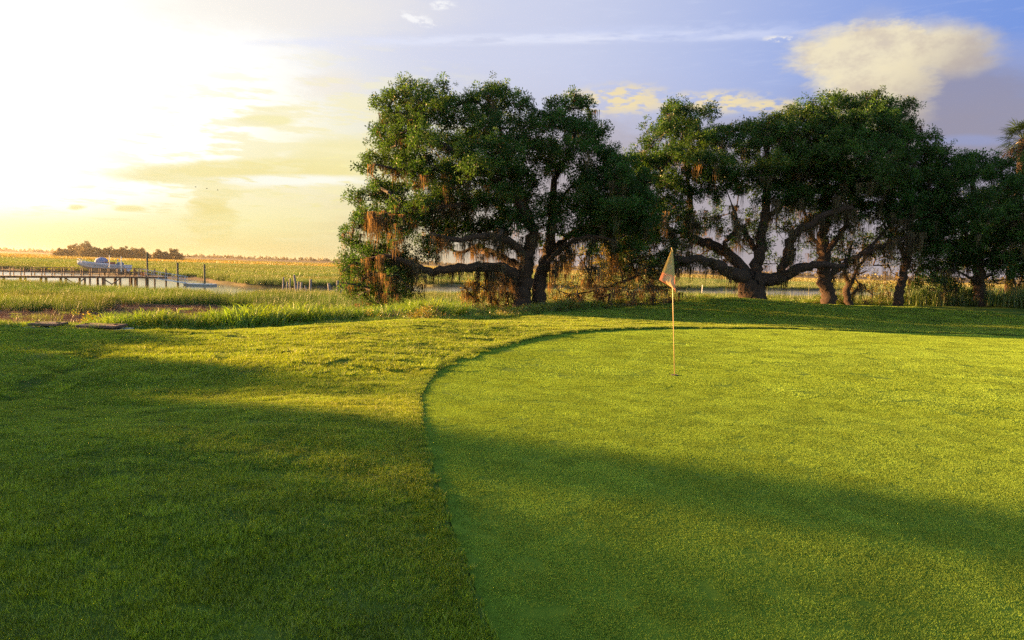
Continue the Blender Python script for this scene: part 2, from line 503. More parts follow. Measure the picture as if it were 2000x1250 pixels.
M['stick'] = solid('stick_paint', (0.50, 0.34, 0.15), 0.4, 0, 6, 0.12)
M['cup'] = solid('cup_shade', (0.02, 0.02, 0.02), 0.8, 0, 6, 0.2)  # near-black colour carries the shade inside the hole
M['concrete'] = solid('concrete', (0.24, 0.25, 0.24), 0.9, 0, 9, 0.25, 0.3, 40)
M['rust'] = solid('rusty_lid', (0.11, 0.062, 0.042), 0.8, 0.1, 9, 0.4, 0.3, 30)
M['bird'] = solid('bird_plumage', (0.05, 0.045, 0.04), 0.8, 0, 6, 0.2)

# ================================================================== instancing (geometry nodes) for stuff
def library(name, me):
    return bpy.data.objects.new(name, me)        # a source mesh; not linked to the scene

def scatter(name, pts, rots, scales, idx, sources, parent=None, kind='stuff', label=None):
    """one object whose points carry instances of small source meshes"""
    pts = np.asarray(pts, np.float32).reshape(-1, 3)
    n = len(pts)
    me = bpy.data.meshes.new(name)
    me.vertices.add(n)
    if parent is not None:
        inv = np.array(pmat(parent).inverted())
        pts = pts @ inv[:3, :3].T.astype(np.float32) + inv[:3, 3].astype(np.float32)
    me.vertices.foreach_set('co', pts.astype(np.float32).ravel())
    a = me.attributes.new('rot', 'FLOAT_VECTOR', 'POINT'); a.data.foreach_set('vector', np.asarray(rots, np.float32).ravel())
    a = me.attributes.new('scl', 'FLOAT_VECTOR', 'POINT'); a.data.foreach_set('vector', np.asarray(scales, np.float32).ravel())
    a = me.attributes.new('idx', 'INT', 'POINT'); a.data.foreach_set('value', np.asarray(idx, np.int32))
    o = bpy.data.objects.new(name, me)
    link(o, parent)
    ng = bpy.data.node_groups.new(name + '_nodes', 'GeometryNodeTree')
    ng.interface.new_socket('Geometry', in_out='INPUT', socket_type='NodeSocketGeometry')
    ng.interface.new_socket('Geometry', in_out='OUTPUT', socket_type='NodeSocketGeometry')
    gi = ng.nodes.new('NodeGroupInput'); go = ng.nodes.new('NodeGroupOutput')
    iop = ng.nodes.new('GeometryNodeInstanceOnPoints')
    jn = ng.nodes.new('GeometryNodeJoinGeometry')
    for s in reversed(sources):
        oi = ng.nodes.new('GeometryNodeObjectInfo'); oi.inputs['Object'].default_value = s
        oi.inputs['As Instance'].default_value = True
        ng.links.new(oi.outputs['Geometry'], jn.inputs[0])
    def attr(nm, ty):
        t = ng.nodes.new('GeometryNodeInputNamedAttribute'); t.data_type = ty
        t.inputs['Name'].default_value = nm
        return t.outputs['Attribute']
    ng.links.new(gi.outputs[0], iop.inputs['Points'])
    ng.links.new(jn.outputs[0], iop.inputs['Instance'])
    iop.inputs['Pick Instance'].default_value = True
    ng.links.new(attr('idx', 'INT'), iop.inputs['Instance Index'])
    e2r = ng.nodes.new('FunctionNodeEulerToRotation')
    ng.links.new(attr('rot', 'FLOAT_VECTOR'), e2r.inputs[0])
    ng.links.new(e2r.outputs[0], iop.inputs['Rotation'])
    ng.links.new(attr('scl', 'FLOAT_VECTOR'), iop.inputs['Scale'])
    ng.links.new(iop.outputs[0], go.inputs[0])
    md = o.modifiers.new('scatter', 'NODES'); md.node_group = ng
    tag(o, label, None, None, kind)
    return o

def blade_patch(name, size, n, h, w, mat, lean=0.35, seg=1, hvar=0.4, round_=False, curve=0.0, clump=0.0, cfreq=0):
    """n upright blades in a size x size square (or disc), two triangles (or more) each"""
    if round_:
        a = R.uniform(0, 2 * pi, n); r = size / 2 * np.sqrt(R.uniform(0, 1, n)); px, py = r * np.cos(a), r * np.sin(a)
    else:
        px, py = R.uniform(-size / 2, size / 2, n), R.uniform(-size / 2, size / 2, n)
    hh = h * R.uniform(1 - hvar, 1 + hvar, n)
    sdn = int(R.integers(99)); fr = cfreq or 5
    cn = fbm(px / size * fr + 7, py / size * fr, sdn, 2)
    if clump: hh = hh * np.clip(1 + clump * cn, 0.15, 3)
    an = R.uniform(0, 2 * pi, n); la = R.uniform(0, 2 * pi, n); ll = lean * R.uniform(0.1, 1, n) * hh
    cx_, sx_ = np.cos(an) * w / 2, np.sin(an) * w / 2
    lx, ly = np.cos(la) * ll, np.sin(la) * ll
    Vs, Fs = [], []
    rows = seg
    for k in range(rows + 1):
        t = k / (rows + 1)
        t2 = t ** (1 + curve)
        wd = 1 - 0.35 * t
        z = hh * t * (1 - 0.25 * curve * t)
        Vs.append(np.stack([px + lx * t2 - cx_ * wd, py + ly * t2 - sx_ * wd, z], 1))
        Vs.append(np.stack([px + lx * t2 + cx_ * wd, py + ly * t2 + sx_ * wd, z], 1))
    Vs.append(np.stack([px + lx, py + ly, hh * (1 - 0.35 * curve)], 1))
    V = np.concatenate(Vs); ids = np.arange(n)
    for k in range(rows):
        a0_, b0_, a1_, b1_ = ids + 2 * k * n, ids + (2 * k + 1) * n, ids + (2 * k + 2) * n, ids + (2 * k + 3) * n
        Fs.append(np.stack([a0_, b0_, b1_], 1)); Fs.append(np.stack([a0_, b1_, a1_], 1))
    Fs.append(np.stack([ids + 2 * rows * n, ids + (2 * rows + 1) * n, ids + (2 * rows + 2) * n], 1))
    v = R.uniform(0, 1, n)
    if cfreq: v = np.clip(0.5 * v + 0.25 + (0.6 if h > .012 else 0.38) * cn, 0, 1)
    v = np.tile(v, 2 * rows + 3)
    me = fastmesh(name, V, np.concatenate(Fs), mat, {'v': v}, smooth=False)
    return library(name, me)

# ================================================================== terrain heights
CTRL = [(-30,-15,0),(-10,-15,0),(10,-15,-.6),(40,-15,-1),(-20,0,.1),(-6,3,-.04),(0,3,0),(4,3,-.14),(12,3,-.5),(25,3,-.8),
 (-14,7,.25),(-7,6.5,.22),(-3.8,5.0,.15),(-3.1,6.4,.13),(-4.7,7.6,-.09),(-5.6,9.2,-.10),(-2,8,0.02),(4,8,-.03),(12,8,-.12),(24,8,-.1),
 (-13,11,-.08),(-8,12,-.15),(-3.2,11.5,.09),(0,11,0),(3,12,0),(10,12,0),(20,12,.05),(35,12,.15),
 (-18,14.5,-.03),(-12,14.3,-.07),(-8,14.5,-.01),(-4.5,15.5,.13),(-2.3,17.6,.20),(-.5,15,.05),
 (-22,17.5,-.4),(-12,17,-.22),(-8,17.3,-.22),(-5.5,18.3,-.10),(1.5,17.5,.08),(6,17,0),(14,17,0),(24,18,.1),
 (-22,22,-1.0),(-12,21,-.85),(-7,21,-.65),(-3.5,21,-.15),(0,21,-.02),(4,21,.02),(9,22,-.02),(16,22,-.02),
 (-28,27,-1.6),(-14,26,-1.45),(-8,26,-1.2),(-4,25,-.7),(0,26,-.16),(5,26,-.12),(10,26.5,-.12),(16,27,-.08),(22,27,.0),(32,26,.3),
 (-10,31,-1.7),(-4,31,-1.2),(0.4,30,-.2),(3.5,30.5,-.05),(7,31.5,.28),(10.5,31.5,.56),(14.5,32,.36),(19,32.5,.40),(25,32.5,.60),(34,32,.7),
 (-30,38,-2.0),(-10,38,-1.95),(-3,37,-1.6),(2,36,-.9),(7,36.5,-.3),(13,36.5,-.05),(20,37,.05),(30,38,.2),(45,36,.5),
 (-10,48,-2.05),(0,46,-1.9),(10,46,-1.6),(22,47,-1.5),(40,48,-1.2),(-30,50,-2.05),(60,30,.5),(60,0,.3),(-45,10,.2),(-45,30,-1.0)]
_c = np.array(CTRL, float)
def _phi(r): return np.sqrt(r * r + 1.5)
_d = np.hypot(_c[:, None, 0] - _c[None, :, 0], _c[:, None, 1] - _c[None, :, 1])
_n = len(_c)
_A = np.block([[_phi(_d), np.ones((_n, 1))], [np.ones((1, _n)), np.zeros((1, 1))]])
_w = np.linalg.solve(_A + np.eye(_n + 1) * 1e-3 * np.r_[np.ones(_n), 0], np.r_[_c[:, 2], 0])

CREEK = [(-160,128,80),(-110,116,72),(-84,108,64),(-62,95.5,45),(-50,89,31),(-37,85,32),(-29,84,30),(-22.5,83,27),
         (-16,92,28),(-11,112,36),(10,124,44),(34,130,52),(64,146,58),(97,172,66),(160,200,80),(260,260,90)]
CREEK2 = [(60,330,8),(120,380,14),(175,405,24),(235,400,26),(330,430,30)]
CREEK3 = [(-11,112,10),(-30,150,8),(-20,190,7),(30,240,6),(60,330,8)]
def creek_d(x, y):
    best = np.full(x.shape, 1e9)
    for L in (CREEK, CREEK2, CREEK3):
        for (x0, y0, w0), (x1, y1, w1) in zip(L[:-1], L[1:]):
            dx_, dy_ = x1 - x0, y1 - y0; l2 = dx_ * dx_ + dy_ * dy_
            t = np.clip(((x - x0) * dx_ + (y - y0) * dy_) / l2, 0, 1)
            d_ = np.hypot(x - x0 - t * dx_, y - y0 - t * dy_) - (w0 + (w1 - w0) * t) / 2
            best = np.minimum(best, d_)
    best = best + 2.2 * fbm(x / 9, y / 9, 5, 3) + 0.004 * y * fbm(x / 40, y / 40, 8, 2)
    river = np.maximum(1010 - y + 0.10 * x, -(1420 - y)) * 1.0      # inside the far river: negative
    river = np.where((y > 900), river, 1e9)
    return np.minimum(best, river)

WATER_Z = -2.5
def height(x, y):
    x = np.asarray(x, float); y = np.asarray(y, float)
    shp = x.shape; xf, yf = x.ravel(), y.ravel()
    near = np.zeros(xf.shape)
    m_ = (yf < 60) & (yf > -60) & (np.abs(xf) < 80)
    if m_.any():
        xs, ys = xf[m_], yf[m_]
        out_ = np.full(xs.shape, _w[-1])
        for i in range(_n):
            out_ += _w[i] * _phi(np.hypot(xs - _c[i, 0], ys - _c[i, 1]))
        near[m_] = out_
    marsh = -2.02 + 0.08 * fbm(xf / 14, yf / 14, 3, 3)
    k = npss(44, 56, yf) * 1.0
    side = npss(60, 78, np.abs(xf)); k = np.maximum(k, np.where(yf > 15, side, 0))
    z = near * (1 - k) + marsh * k
    z = np.where((np.abs(xf) >= 80) | (yf <= -60), np.where(yf > 15, marsh, 0.0), z)
    cd = creek_d(xf, yf)
    z = np.where(yf > 40, np.minimum(z, -3.3 + 1.28 * npss(-2.0, 1.2, cd)), z)
    # far shore beyond the river stands a little higher
    z = np.where(yf > 1400, np.maximum(z, -2.0 + 4.0 * npss(1500, 1600, yf)), z)
    return z.reshape(shp)

def relief(x, y, sd_):
    """mowing ripples and tufts in the longer turf, none on the putting green"""
    out_ = np.clip(npss(0.0, 0.7, sd_), 0, 1)
    out_ = out_ * 0.94 + 0.06 * (sd_ > 0)
    r = 0.020 * fbm(x * 2.0 + 0.5 * y, y * 3.4, 41, 3) + 0.045 * fbm(x * 0.5, y * 0.8, 42, 3)
    # a shallow swale crossing the left mound
    t_ = np.clip(((x + 6.0) * -1.4 + (y - 8.0) * 4.2) / (1.4 ** 2 + 4.2 ** 2), 0, 1)
    r = r - 0.07 * np.exp(-((x + 6.0 + 1.4 * t_) ** 2 + (y - 8.0 - 4.2 * t_) ** 2) / 0.22 ** 2)
    g = 0.006 * fbm(x * 1.2, y * 2.0, 45, 2)
    return r * out_ + g * (1 - out_)

# outline of the putting green: seen edge, then closed behind the camera and to the right
GE = [onplane(*p).to_2d() for p in [(965,1250),(925,1150),(893,1070),(866,1000),(845,930),(832,880),(825,830),(822,800),(825,770),(842,742),
      (868,720),(905,702),(960,684),(1030,668),(1110,656),(1200,648),(1300,643.5),(1400,642),(1520,641.5),(1640,643),(1760,646.5),(1880,650.5),(2000,655)]]
GE = [(p.x, p.y) for p in GE]
GE += [(19.5, 17.6), (23.5, 14.0), (25, 8), (23, 1), (16, -4), (8, -5.5), (2.6, -3.5), (0.75, 0.2)]
def smooth_closed(P, n=6, it=3):
    P = np.array(P, float)
    for _ in range(it):
        Q = np.roll(P, -1, 0)
        P = np.stack([0.75 * P + 0.25 * Q, 0.25 * P + 0.75 * Q], 1).reshape(-1, 2)
    return P
GB = smooth_closed(GE)
def green_sd(x, y):
    """signed distance to the green's edge, positive outside"""
    x = np.asarray(x, float); y = np.asarray(y, float); shp = x.shape
    x = x.ravel(); y = y.ravel()
    d_ = np.full(x.shape, 1e9); ins = np.zeros(x.shape, bool)
    P, Q = GB, np.roll(GB, -1, 0)
    for (x0, y0), (x1, y1) in zip(P, Q):
        ex, ey = x1 - x0, y1 - y0; l2 = ex * ex + ey * ey
        if l2 < 1e-12: continue
        t = np.clip(((x - x0) * ex + (y - y0) * ey) / l2, 0, 1)
        d_ = np.minimum(d_, np.hypot(x - x0 - t * ex, y - y0 - t * ey))
        c1 = (y0 > y) != (y1 > y)
        ins ^= c1 & (x < (x1 - x0) * (y - y0) / ((y1 - y0) if y1 != y0 else 1e-9) + x0)
    return np.where(ins, -d_, d_).reshape(shp)

LAWN_X = [-45, -12, -8, -5, -2.5, 0, 3, 7, 12, 20, 45]
LAWN_Y = [14, 16.2, 17.4, 18.8, 20.8, 25, 28.5, 32.5, 34, 34.5, 36]
def lawn_edge(x): return np.interp(x, LAWN_X, LAWN_Y)

# ---- lawn sheet
xs = np.arange(-40, 46, 0.14); ys = np.concatenate([np.arange(-14, 14, 0.14), np.arange(14, 37, 0.11)])
X, Y = np.meshgrid(xs, ys)
SD = green_sd(X, Y)
Z = height(X, Y) + relief(X, Y, SD)
Z = Z + (0.007 + 0.026 * npss(9, 17, Y)) * npss(-0.02, 0.08, SD) * (1 - 0.6 * npss(0.1, 1.2, SD)) - 0.07 * (1 - npss(-0.16, -0.02, SD))
idm = np.arange(X.size).reshape(X.shape)
quads = np.stack([idm[:-1, :-1], idm[:-1, 1:], idm[1:, 1:], idm[1:, :-1]], -1).reshape(-1, 4)
xc, yc = X[:-1, :-1].ravel(), Y[:-1, :-1].ravel()
keep = (yc < lawn_edge(xc) + 0.3 * fbm(xc, yc, 9, 2)) & (SD[:-1, :-1].ravel() > -0.5)
quads = quads[keep]
used = np.unique(quads); remap = np.zeros(X.size, int); remap[used] = np.arange(len(used))
V = np.stack([X.ravel(), Y.ravel(), Z.ravel()], 1)[used]
lawn = link(bpy.data.objects.new('fairway_lawn', fastmesh('fairway_lawn', V, remap[quads], M['soil'])))
tag(lawn, None, None, None, 'structure')

# ---- putting green sheet
cg = np.array([10.0, 8.0])
rings = np.linspace(0, 1, 90) ** 0.8
nb = len(GB)
P = cg[None, None, :] + (GB[None, :, :] - cg[None, None, :]) * rings[:, None, None]
gx, gy = P[..., 0], P[..., 1]
gz = height(gx, gy) + relief(gx, gy, np.full(gx.shape, -1.0))
V = np.stack([gx.ravel(), gy.ravel(), gz.ravel()], 1)
ii = np.arange(gx.size).reshape(gx.shape); jj = np.roll(ii, -1, 1)
Fq = np.stack([ii[:-1], jj[:-1], jj[1:], ii[1:]], -1).reshape(-1, 4)
green = link(bpy.data.objects.new('putting_green', fastmesh('putting_green', V, Fq, M['soil_green'])))
tag(green, None, None, None, 'structure')

# ---- the ground everywhere else, one sheet to the horizon
th = np.radians(np.concatenate([np.arange(-180, -60, 3.0), np.arange(-60, 60, 0.22), np.arange(60, 181, 3.0)]))
rr = np.concatenate([np.arange(2.0, 60, 0.5), 60 * (1.018 ** np.arange(0, 300))])
rr = rr[rr < 2600]
TH, RR = np.meshgrid(th, rr)
X, Y = RR * np.sin(TH), RR * np.cos(TH)
Z = height(X, Y)
inl = (Y < lawn_edge(X) + 0.6) & (np.abs(X) < 40) & (Y > -14)
Z = np.where(inl, Z - 0.22, Z)
bank_m = (~inl) & (Y < 60)
Z = np.where(bank_m, Z + 0.06 * fbm(X * 0.8, Y * 0.8, 61, 3), Z)
V = np.stack([X.ravel(), Y.ravel(), Z.ravel()], 1)
ii = np.arange(X.size).reshape(X.shape)
Fq = np.stack([ii[:-1, :-1], ii[1:, :-1], ii[1:, 1:], ii[:-1, 1:]], -1).reshape(-1, 4)
gr = link(bpy.data.objects.new('marsh_ground', fastmesh('marsh_ground', V, Fq, M['mud'])))
tag(gr, None, None, None, 'structure')

# ---- water
mb = MB()
mb.add([(-2500, 40, WATER_Z), (2500, 40, WATER_Z), (2500, 2550, WATER_Z), (-2500, 2550, WATER_Z)], [(0, 1, 2, 3)])
tag(mb.build('tidal_water', M['water']), None, None, None, 'structure')

# ================================================================== turf blades
def normals_to_euler(nx, ny, nz, spin):
    """euler XYZ of R = align(z -> n) * Rz(spin)"""
    l = np.sqrt(nx * nx + ny * ny + nz * nz); nx, ny, nz = nx / l, ny / l, nz / l
    cs, sn = np.cos(spin), np.sin(spin)
    ux, uy, uz = cs, sn, -(nx * cs + ny * sn) / nz
    l = np.sqrt(ux * ux + uy * uy + uz * uz); ux, uy, uz = ux / l, uy / l, uz / l
    vx, vy, vz = ny * uz - nz * uy, nz * ux - nx * uz, nx * uy - ny * ux
    # matrix columns u v n ; blender XYZ euler
    ry = np.arcsin(np.clip(-uz, -1, 1)); rx = np.arctan2(vz, nz); rz = np.arctan2(uy, ux)
    return np.stack([rx, ry, rz], 1)

def surf_z(x, y, sd_, on_green):
    base = height(x, y) + relief(x, y, np.full(x.shape, -1.0) if on_green else sd_)
    if not on_green: base = base + (0.007 + 0.026 * npss(9, 17, y)) * npss(-0.02, 0.08, sd_) * (1 - 0.6 * npss(0.1, 1.2, sd_))
    return base

def turf(name, r0, r1, step, sources, on_green, azmax=46, edge=False):
    g = np.arange(-r1, r1, step)
    x, y = np.meshgrid(g, g[g > -1]); x, y = x.ravel(), y.ravel()
    x = x + R.uniform(-.5, .5, x.size) * step; y = y + R.uniform(-.5, .5, x.size) * step
    d_ = np.hypot(x, y); k = (d_ > r0) & (d_ < r1) & (np.abs(np.degrees(np.arctan2(x, y))) < azmax) & (y < lawn_edge(x) - 0.05)
    x, y = x[k], y[k]
    s_ = green_sd(x, y)
    k = (s_ < -0.17) if on_green else (s_ > 0.13)
    if edge: k = ((s_ < -0.015) & (s_ > -0.22)) if on_green else ((s_ > 0.02) & (s_ < 0.2))
    x, y, s_ = x[k], y[k], s_[k]
    e = 0.06
    z = surf_z(x, y, s_, on_green)
    zx = surf_z(x + e, y, s_, on_green); zy = surf_z(x, y + e, s_, on_green)
    rot = normals_to_euler(-(zx - z) / e, -(zy - z) / e, np.ones(z.size), R.uniform(-pi, pi, z.size))
    s = R.uniform(0.85, 1.15, z.size)
    if edge and not on_green: s = s * (1 + 0.6 * npss(9, 16, y))
    hv = s * (1 + 0.35 * fbm(x * 1.3, y * 2.2, 77, 3)) if not on_green else s
    scatter(name, np.stack([x, y, z - 0.002], 1), rot, np.stack([s, s, hv], 1), R.integers(0, len(sources), z.size), sources)

tl1 = [blade_patch('turf_tuft', 0.26, 1100, 0.019, 0.0024, M['turf_long'], 0.9, 1, 0.45, clump=0.9, cfreq=13) for _ in range(4)]
tl2 = [blade_patch('turf_tuft_wide', 0.6, 1700, 0.026, 0.006, M['turf_long'], 0.9, 1, 0.45, clump=0.8, cfreq=12) for _ in range(4)]
tg1 = [blade_patch('green_tuft', 0.26, 1500, 0.0085, 0.0024, M['turf_green'], 1.1, 1, 0.35, clump=0.45, cfreq=17) for _ in range(4)]
tg2 = [blade_patch('green_tuft_wide', 0.6, 2400, 0.010, 0.006, M['turf_green'], 1.1, 1, 0.35, clump=0.45, cfreq=16) for _ in range(4)]
turf('lawn_grass', 1.8, 10.5, 0.155, tl1, False)
turf('lawn_grass', 10.3, 37, 0.36, tl2, False)
turf('green_grass', 1.8, 10.5, 0.165, tg1, True)
turf('green_grass', 10.3, 27, 0.40, tg2, True)
te1 = [blade_patch('collar_tuft', 0.09, 120, 0.024, 0.003, M['turf_long'], 0.6, 1, 0.3) for _ in range(3)]
te2 = [blade_patch('green_edge_tuft', 0.09, 150, 0.008, 0.0026, M['turf_green'], 1.2, 1, 0.4) for _ in range(3)]
turf('collar_grass', 1.8, 24, 0.062, te1, False, edge=True)
turf('green_grass', 1.8, 20, 0.068, te2, True, edge=True)

# ================================================================== marsh grass
def wrack_m(x, y):
    g = lambda a, b, c, d: np.exp(-((x - a) / c) ** 2 - ((y - b) / d) ** 2)
    v = 1.2 * g(-25, 36, 9, 7) + 0.95 * g(-24, 48, 8, 4) + 0.9 * g(-14, 33, 5, 4) + 0.9 * g(-11, 44, 6, 3) + 0.9 * g(-26, 62, 7, 4)
    return npss(0.25, 0.6, v + 0.35 * fbm(x / 3.5, y / 3, 120, 3))
def marsh_scatter(name, r0, r1, step, sources, margin, mode, azmax=50, zoff=0.0):
    g = np.arange(-r1, r1, step)
    x, y = np.meshgrid(g, g[g > 20]); x, y = x.ravel(), y.ravel()
    x = x + R.uniform(-.5, .5, x.size) * step; y = y + R.uniform(-.5, .5, x.size) * step
    d_ = np.hypot(x, y); k = (d_ > r0) & (d_ < r1) & (np.abs(np.degrees(np.arctan2(x, y))) < azmax)
    x, y = x[k], y[k]
    cd = creek_d(x, y)
    k = (cd > margin) & (R.uniform(0, 1, x.size) > 0.97 * wrack_m(x, y))
    if mode == 'edge': k &= cd < 9
    if mode == 'inner': k &= cd > 7
    x, y = x[k], y[k]
    z = height(x, y); k = z > WATER_Z - 0.1
    x, y, z = x[k], y[k], z[k]
    s = R.uniform(0.8, 1.2, z.size)
    hv = s * (1 + 0.35 * fbm(x / 12, y / 12, 91, 3))
    rot = np.stack([np.zeros(z.size), np.zeros(z.size), R.uniform(-pi, pi, z.size)], 1)
    scatter(name, np.stack([x, y, z + zoff], 1), rot, np.stack([s, s, hv], 1), R.integers(0, len(sources), z.size), sources)

ms1 = [blade_patch('marsh_clump', 2.6, 720, 0.72, 0.017, M['marsh'], 0.35, 1, 0.35, True, 0.3, 0.5) for _ in range(4)]
ms2 = [blade_patch('marsh_clump_wide', 13, 2600, 0.75, 0.07, M['marsh'], 0.3, 1, 0.35, True, 0.3, 0.7) for _ in range(3)]
ms3 = [blade_patch('marsh_clump_far', 50, 1500, 1.0, 0.6, M['marsh_far'], 0.3, 1, 0.45, True, 0.3, 0.8) for _ in range(3)]
marsh_scatter('marsh_grass', 40, 120, 1.5, ms1, 0.9, 'all')
marsh_scatter('marsh_grass', 120, 270, 2.0, ms1, 0.9, 'edge')
marsh_scatter('marsh_grass', 120, 420, 6.5, ms2, 6, 'inner')
marsh_scatter('marsh_grass', 420, 1500, 26, ms3, 16, 'all')
#@PART2@
# ================================================================== bank: tall grass, weeds, wrack
def band(name, x0, x1, t0, t1, n, sources, dens=None, smin=0.7, smax=1.3, pick=None, zoff=0.0, tilt=0.0, kind='stuff', parent=None):
    x = R.uniform(x0, x1, n); t = t0 + (t1 - t0) * R.uniform(0, 1, n)
    y = lawn_edge(x) + t
    k = np.ones(n, bool)
    if dens is not None: k = R.uniform(0, 1, n) < dens(x, y, t)
    x, y = x[k], y[k]
    z = ground_z(x, y)
    s = R.uniform(smin, smax, x.size)
    rot = np.stack([R.normal(0, tilt, x.size) if tilt else np.zeros(x.size), R.normal(0, tilt, x.size) if tilt else np.zeros(x.size), R.uniform(-pi, pi, x.size)], 1)
    idx = R.integers(0, len(sources), x.size) if pick is None else pick(x, y)
    return scatter(name, np.stack([x, y, z + zoff], 1), rot, np.stack([s, s, s], 1), idx, sources, kind=kind, parent=parent)

def ground_z(x, y):
    z = height(x, y)
    inl = (y < lawn_edge(x) + 0.6)
    return np.where(inl, z - 0.03, z + 0.06 * fbm(x * 0.8, y * 0.8, 61, 3))

tall = [blade_patch('tall_grass_clump', 0.75, 230, 0.62, 0.013, M['tall_grass'], 0.85, 3, 0.4, True, 0.9) for _ in range(4)]
short = [blade_patch('bank_grass_clump', 0.9, 260, 0.26, 0.012, M['tall_grass'], 0.9, 2, 0.5, True, 0.6) for _ in range(3)]
straw = [blade_patch('straw_mat', 1.2, 420, 0.07, 0.016, M['dry_stalk'], 7.0, 1, 0.6, True, 0.1) for _ in range(4)]
stalk = [blade_patch('dry_stalks', 0.7, 50, 0.5, 0.012, M['dry_stalk'], 0.9, 2, 0.5, True, 0.4) for _ in range(3)]

# big green tussocks along the bank edge, each centre in photo pixels and distance
TUS = [(268,640,17.6,1.0),(300,643,17.4,1.1),(322,640,17.9,0.9),(240,640,18.3,.8),(365,640,18.0,1.0),(385,632,19.2,.8),(425,640,18.6,1.1),(455,638,18.9,1.2),(485,636,19.0,1.2),
       (515,634,19.4,1.1),(540,632,19.8,1.15),(570,628,20.4,1.1),(600,630,20.0,1.2),(630,628,20.4,1.1),(660,624,21.2,1.1),(690,622,21.4,1.2),(720,620,22.0,1.1),(750,618,22.6,1.1),
       (790,618,22.8,1.2),(830,617,23.2,1.3),(860,616,23.8,1.2),(890,614,24.4,1.1),(205,645,17.2,.6),(225,648,16.9,.5)]
px_, py_, pz_, ps_ = [], [], [], []
for (a, b_, yy, s_) in TUS:
    p = at(a, b_, yy)
    for k in range(4):
        xx = p.x + R.normal(0, .28 if a > 400 else .17); y2 = yy + R.normal(0, .3)
        px_.append(xx); py_.append(y2); ps_.append(s_ * R.uniform(.85, 1.35) * (1.0 if a > 400 else .85))
px_, py_, ps_ = map(np.array, (px_, py_, ps_))
scatter('bank_tall_grass', np.stack([px_, py_, ground_z(px_, py_)], 1), np.stack([0 * px_, 0 * px_, R.uniform(-pi, pi, px_.size)], 1),
        np.stack([ps_, ps_, ps_], 1), R.integers(0, 4, px_.size), tall)

band('bank_short_grass', -20, 1.5, -0.1, 2.2, 900, short, lambda x, y, t: np.exp(-np.maximum(t - 1.4, 0) * 3) * npss(15.6, 17.0, y), 0.4, 0.9)
band('bank_tall_grass', -32, 3, 2.5, 26, 6500, tall + short, lambda x, y, t: (1 - 0.96 * wrack_m(x, y)) * np.clip(0.12 + t / 22, 0, .9) * (1 - npss(-6, -9, x) * (1 - npss(44, 48, y)) * .96), 0.5, 1.0)
band('marsh_wrack', -36, 0, 1.2, 48, 9000, straw, lambda x, y, t: np.clip(0.15 + wrack_m(x, y) + npss(-6, -10, x) * npss(24, 28, y) * (1 - npss(44, 48, y)) * .6, 0, 1), 0.7, 1.3, zoff=0.03)
band('bank_short_grass', -36, -6, 8, 34, 1100, short + stalk + stalk, lambda x, y, t: 0.25 + 0.5 * npss(-.1, .3, fbm(x / 2.2, y / 2.2, 171, 2)), 0.5, 1.1)
band('dry_stalks', -30, 4, 1.0, 16, 520, stalk, lambda x, y, t: 0.3 + 0.7 * wrack_m(x, y), 0.6, 1.2)
band('bank_short_grass', 1, 44, 0.0, 12, 5200, short + tall[:1], lambda x, y, t: 0.8 + 0 * x, 0.35, 0.8)

# ================================================================== leaf sprays and moss for the trees
def leaf_spray(name, r, nleaf, ll, lw, mat, flat=0.8, up=0.3):
    Vs, Fs = [], []
    for i in range(nleaf):
        d_ = R.normal(0, 1, 3); d_ /= np.linalg.norm(d_); d_[2] = d_[2] * flat + up * 0.3
        p = d_ * r * R.uniform(0.25, 1.0)
        a = d_ + R.normal(0, 0.7, 3); a /= np.linalg.norm(a)
        b_ = np.cross(a, R.normal(0, 1, 3)); b_ /= np.linalg.norm(b_)
        L = ll * R.uniform(0.7, 1.3); W = lw * R.uniform(0.8, 1.2)
        n0 = len(Vs)
        Vs += [p, p + a * L * .5 + b_ * W / 2, p + a * L, p + a * L * .5 - b_ * W / 2]
        Fs += [(n0, n0 + 1, n0 + 2), (n0, n0 + 2, n0 + 3)]
    return library(name, fastmesh(name, np.array(Vs), np.array(Fs), mat, None, False))

sprays = [leaf_spray('oak_spray', 0.20, 44, 0.085, 0.042, M['oak_leaf']) for _ in range(5)]
under_sprays = [leaf_spray('understory_spray', 0.22, 26, 0.085, 0.038, M['under_leaf']) for _ in range(4)]
weed_sprays = [leaf_spray('weed_spray', 0.15, 40, 0.05, 0.022, M['under_leaf'], 0.9, 0.8) for _ in range(3)] + \
              [leaf_spray('weed_spray_dark', 0.15, 46, 0.05, 0.024, M['tall_grass'], 0.9, 0.8) for _ in range(3)]

def moss_strand(name):
    Vs, Fs = [], []
    for i in range(24):
        x, y = R.normal(0, 0.11, 2); L = R.uniform(0.25, 1.0) * (1.1 if R.uniform() < .3 else .7)
        a = R.uniform(0, pi); w = R.uniform(0.009, 0.024)
        m_ = 7; n0 = len(Vs)
        for k in range(m_ + 1):
            t = k / m_
            ww = w * (1 - 0.75 * t) * R.uniform(0.35, 1.3)
            c_ = np.array([x + 0.03 * math.sin(5 * t + i) * t, y + R.normal(0, .006), -L * t])
            o_ = np.array([math.cos(a), math.sin(a), 0]) * ww; a += R.normal(0, .35)
            Vs += [c_ - o_, c_ + o_]
        for k in range(m_):
            q = n0 + 2 * k
            Fs += [(q, q + 1, q + 3), (q, q + 3, q + 2)]
    return library(name, fastmesh(name, np.array(Vs), np.array(Fs), M['moss'], None, False))
mosses = [moss_strand('moss_bunch') for _ in range(5)]

def in_poly(px, py, poly):
    ins = False; n = len(poly); j = n - 1
    for i in range(n):
        xi, yi = poly[i]; xj, yj = poly[j]
        if (yi > py) != (yj > py) and px < (xj - xi) * (py - yi) / (yj - yi) + xi: ins = not ins
        j = i
    return ins

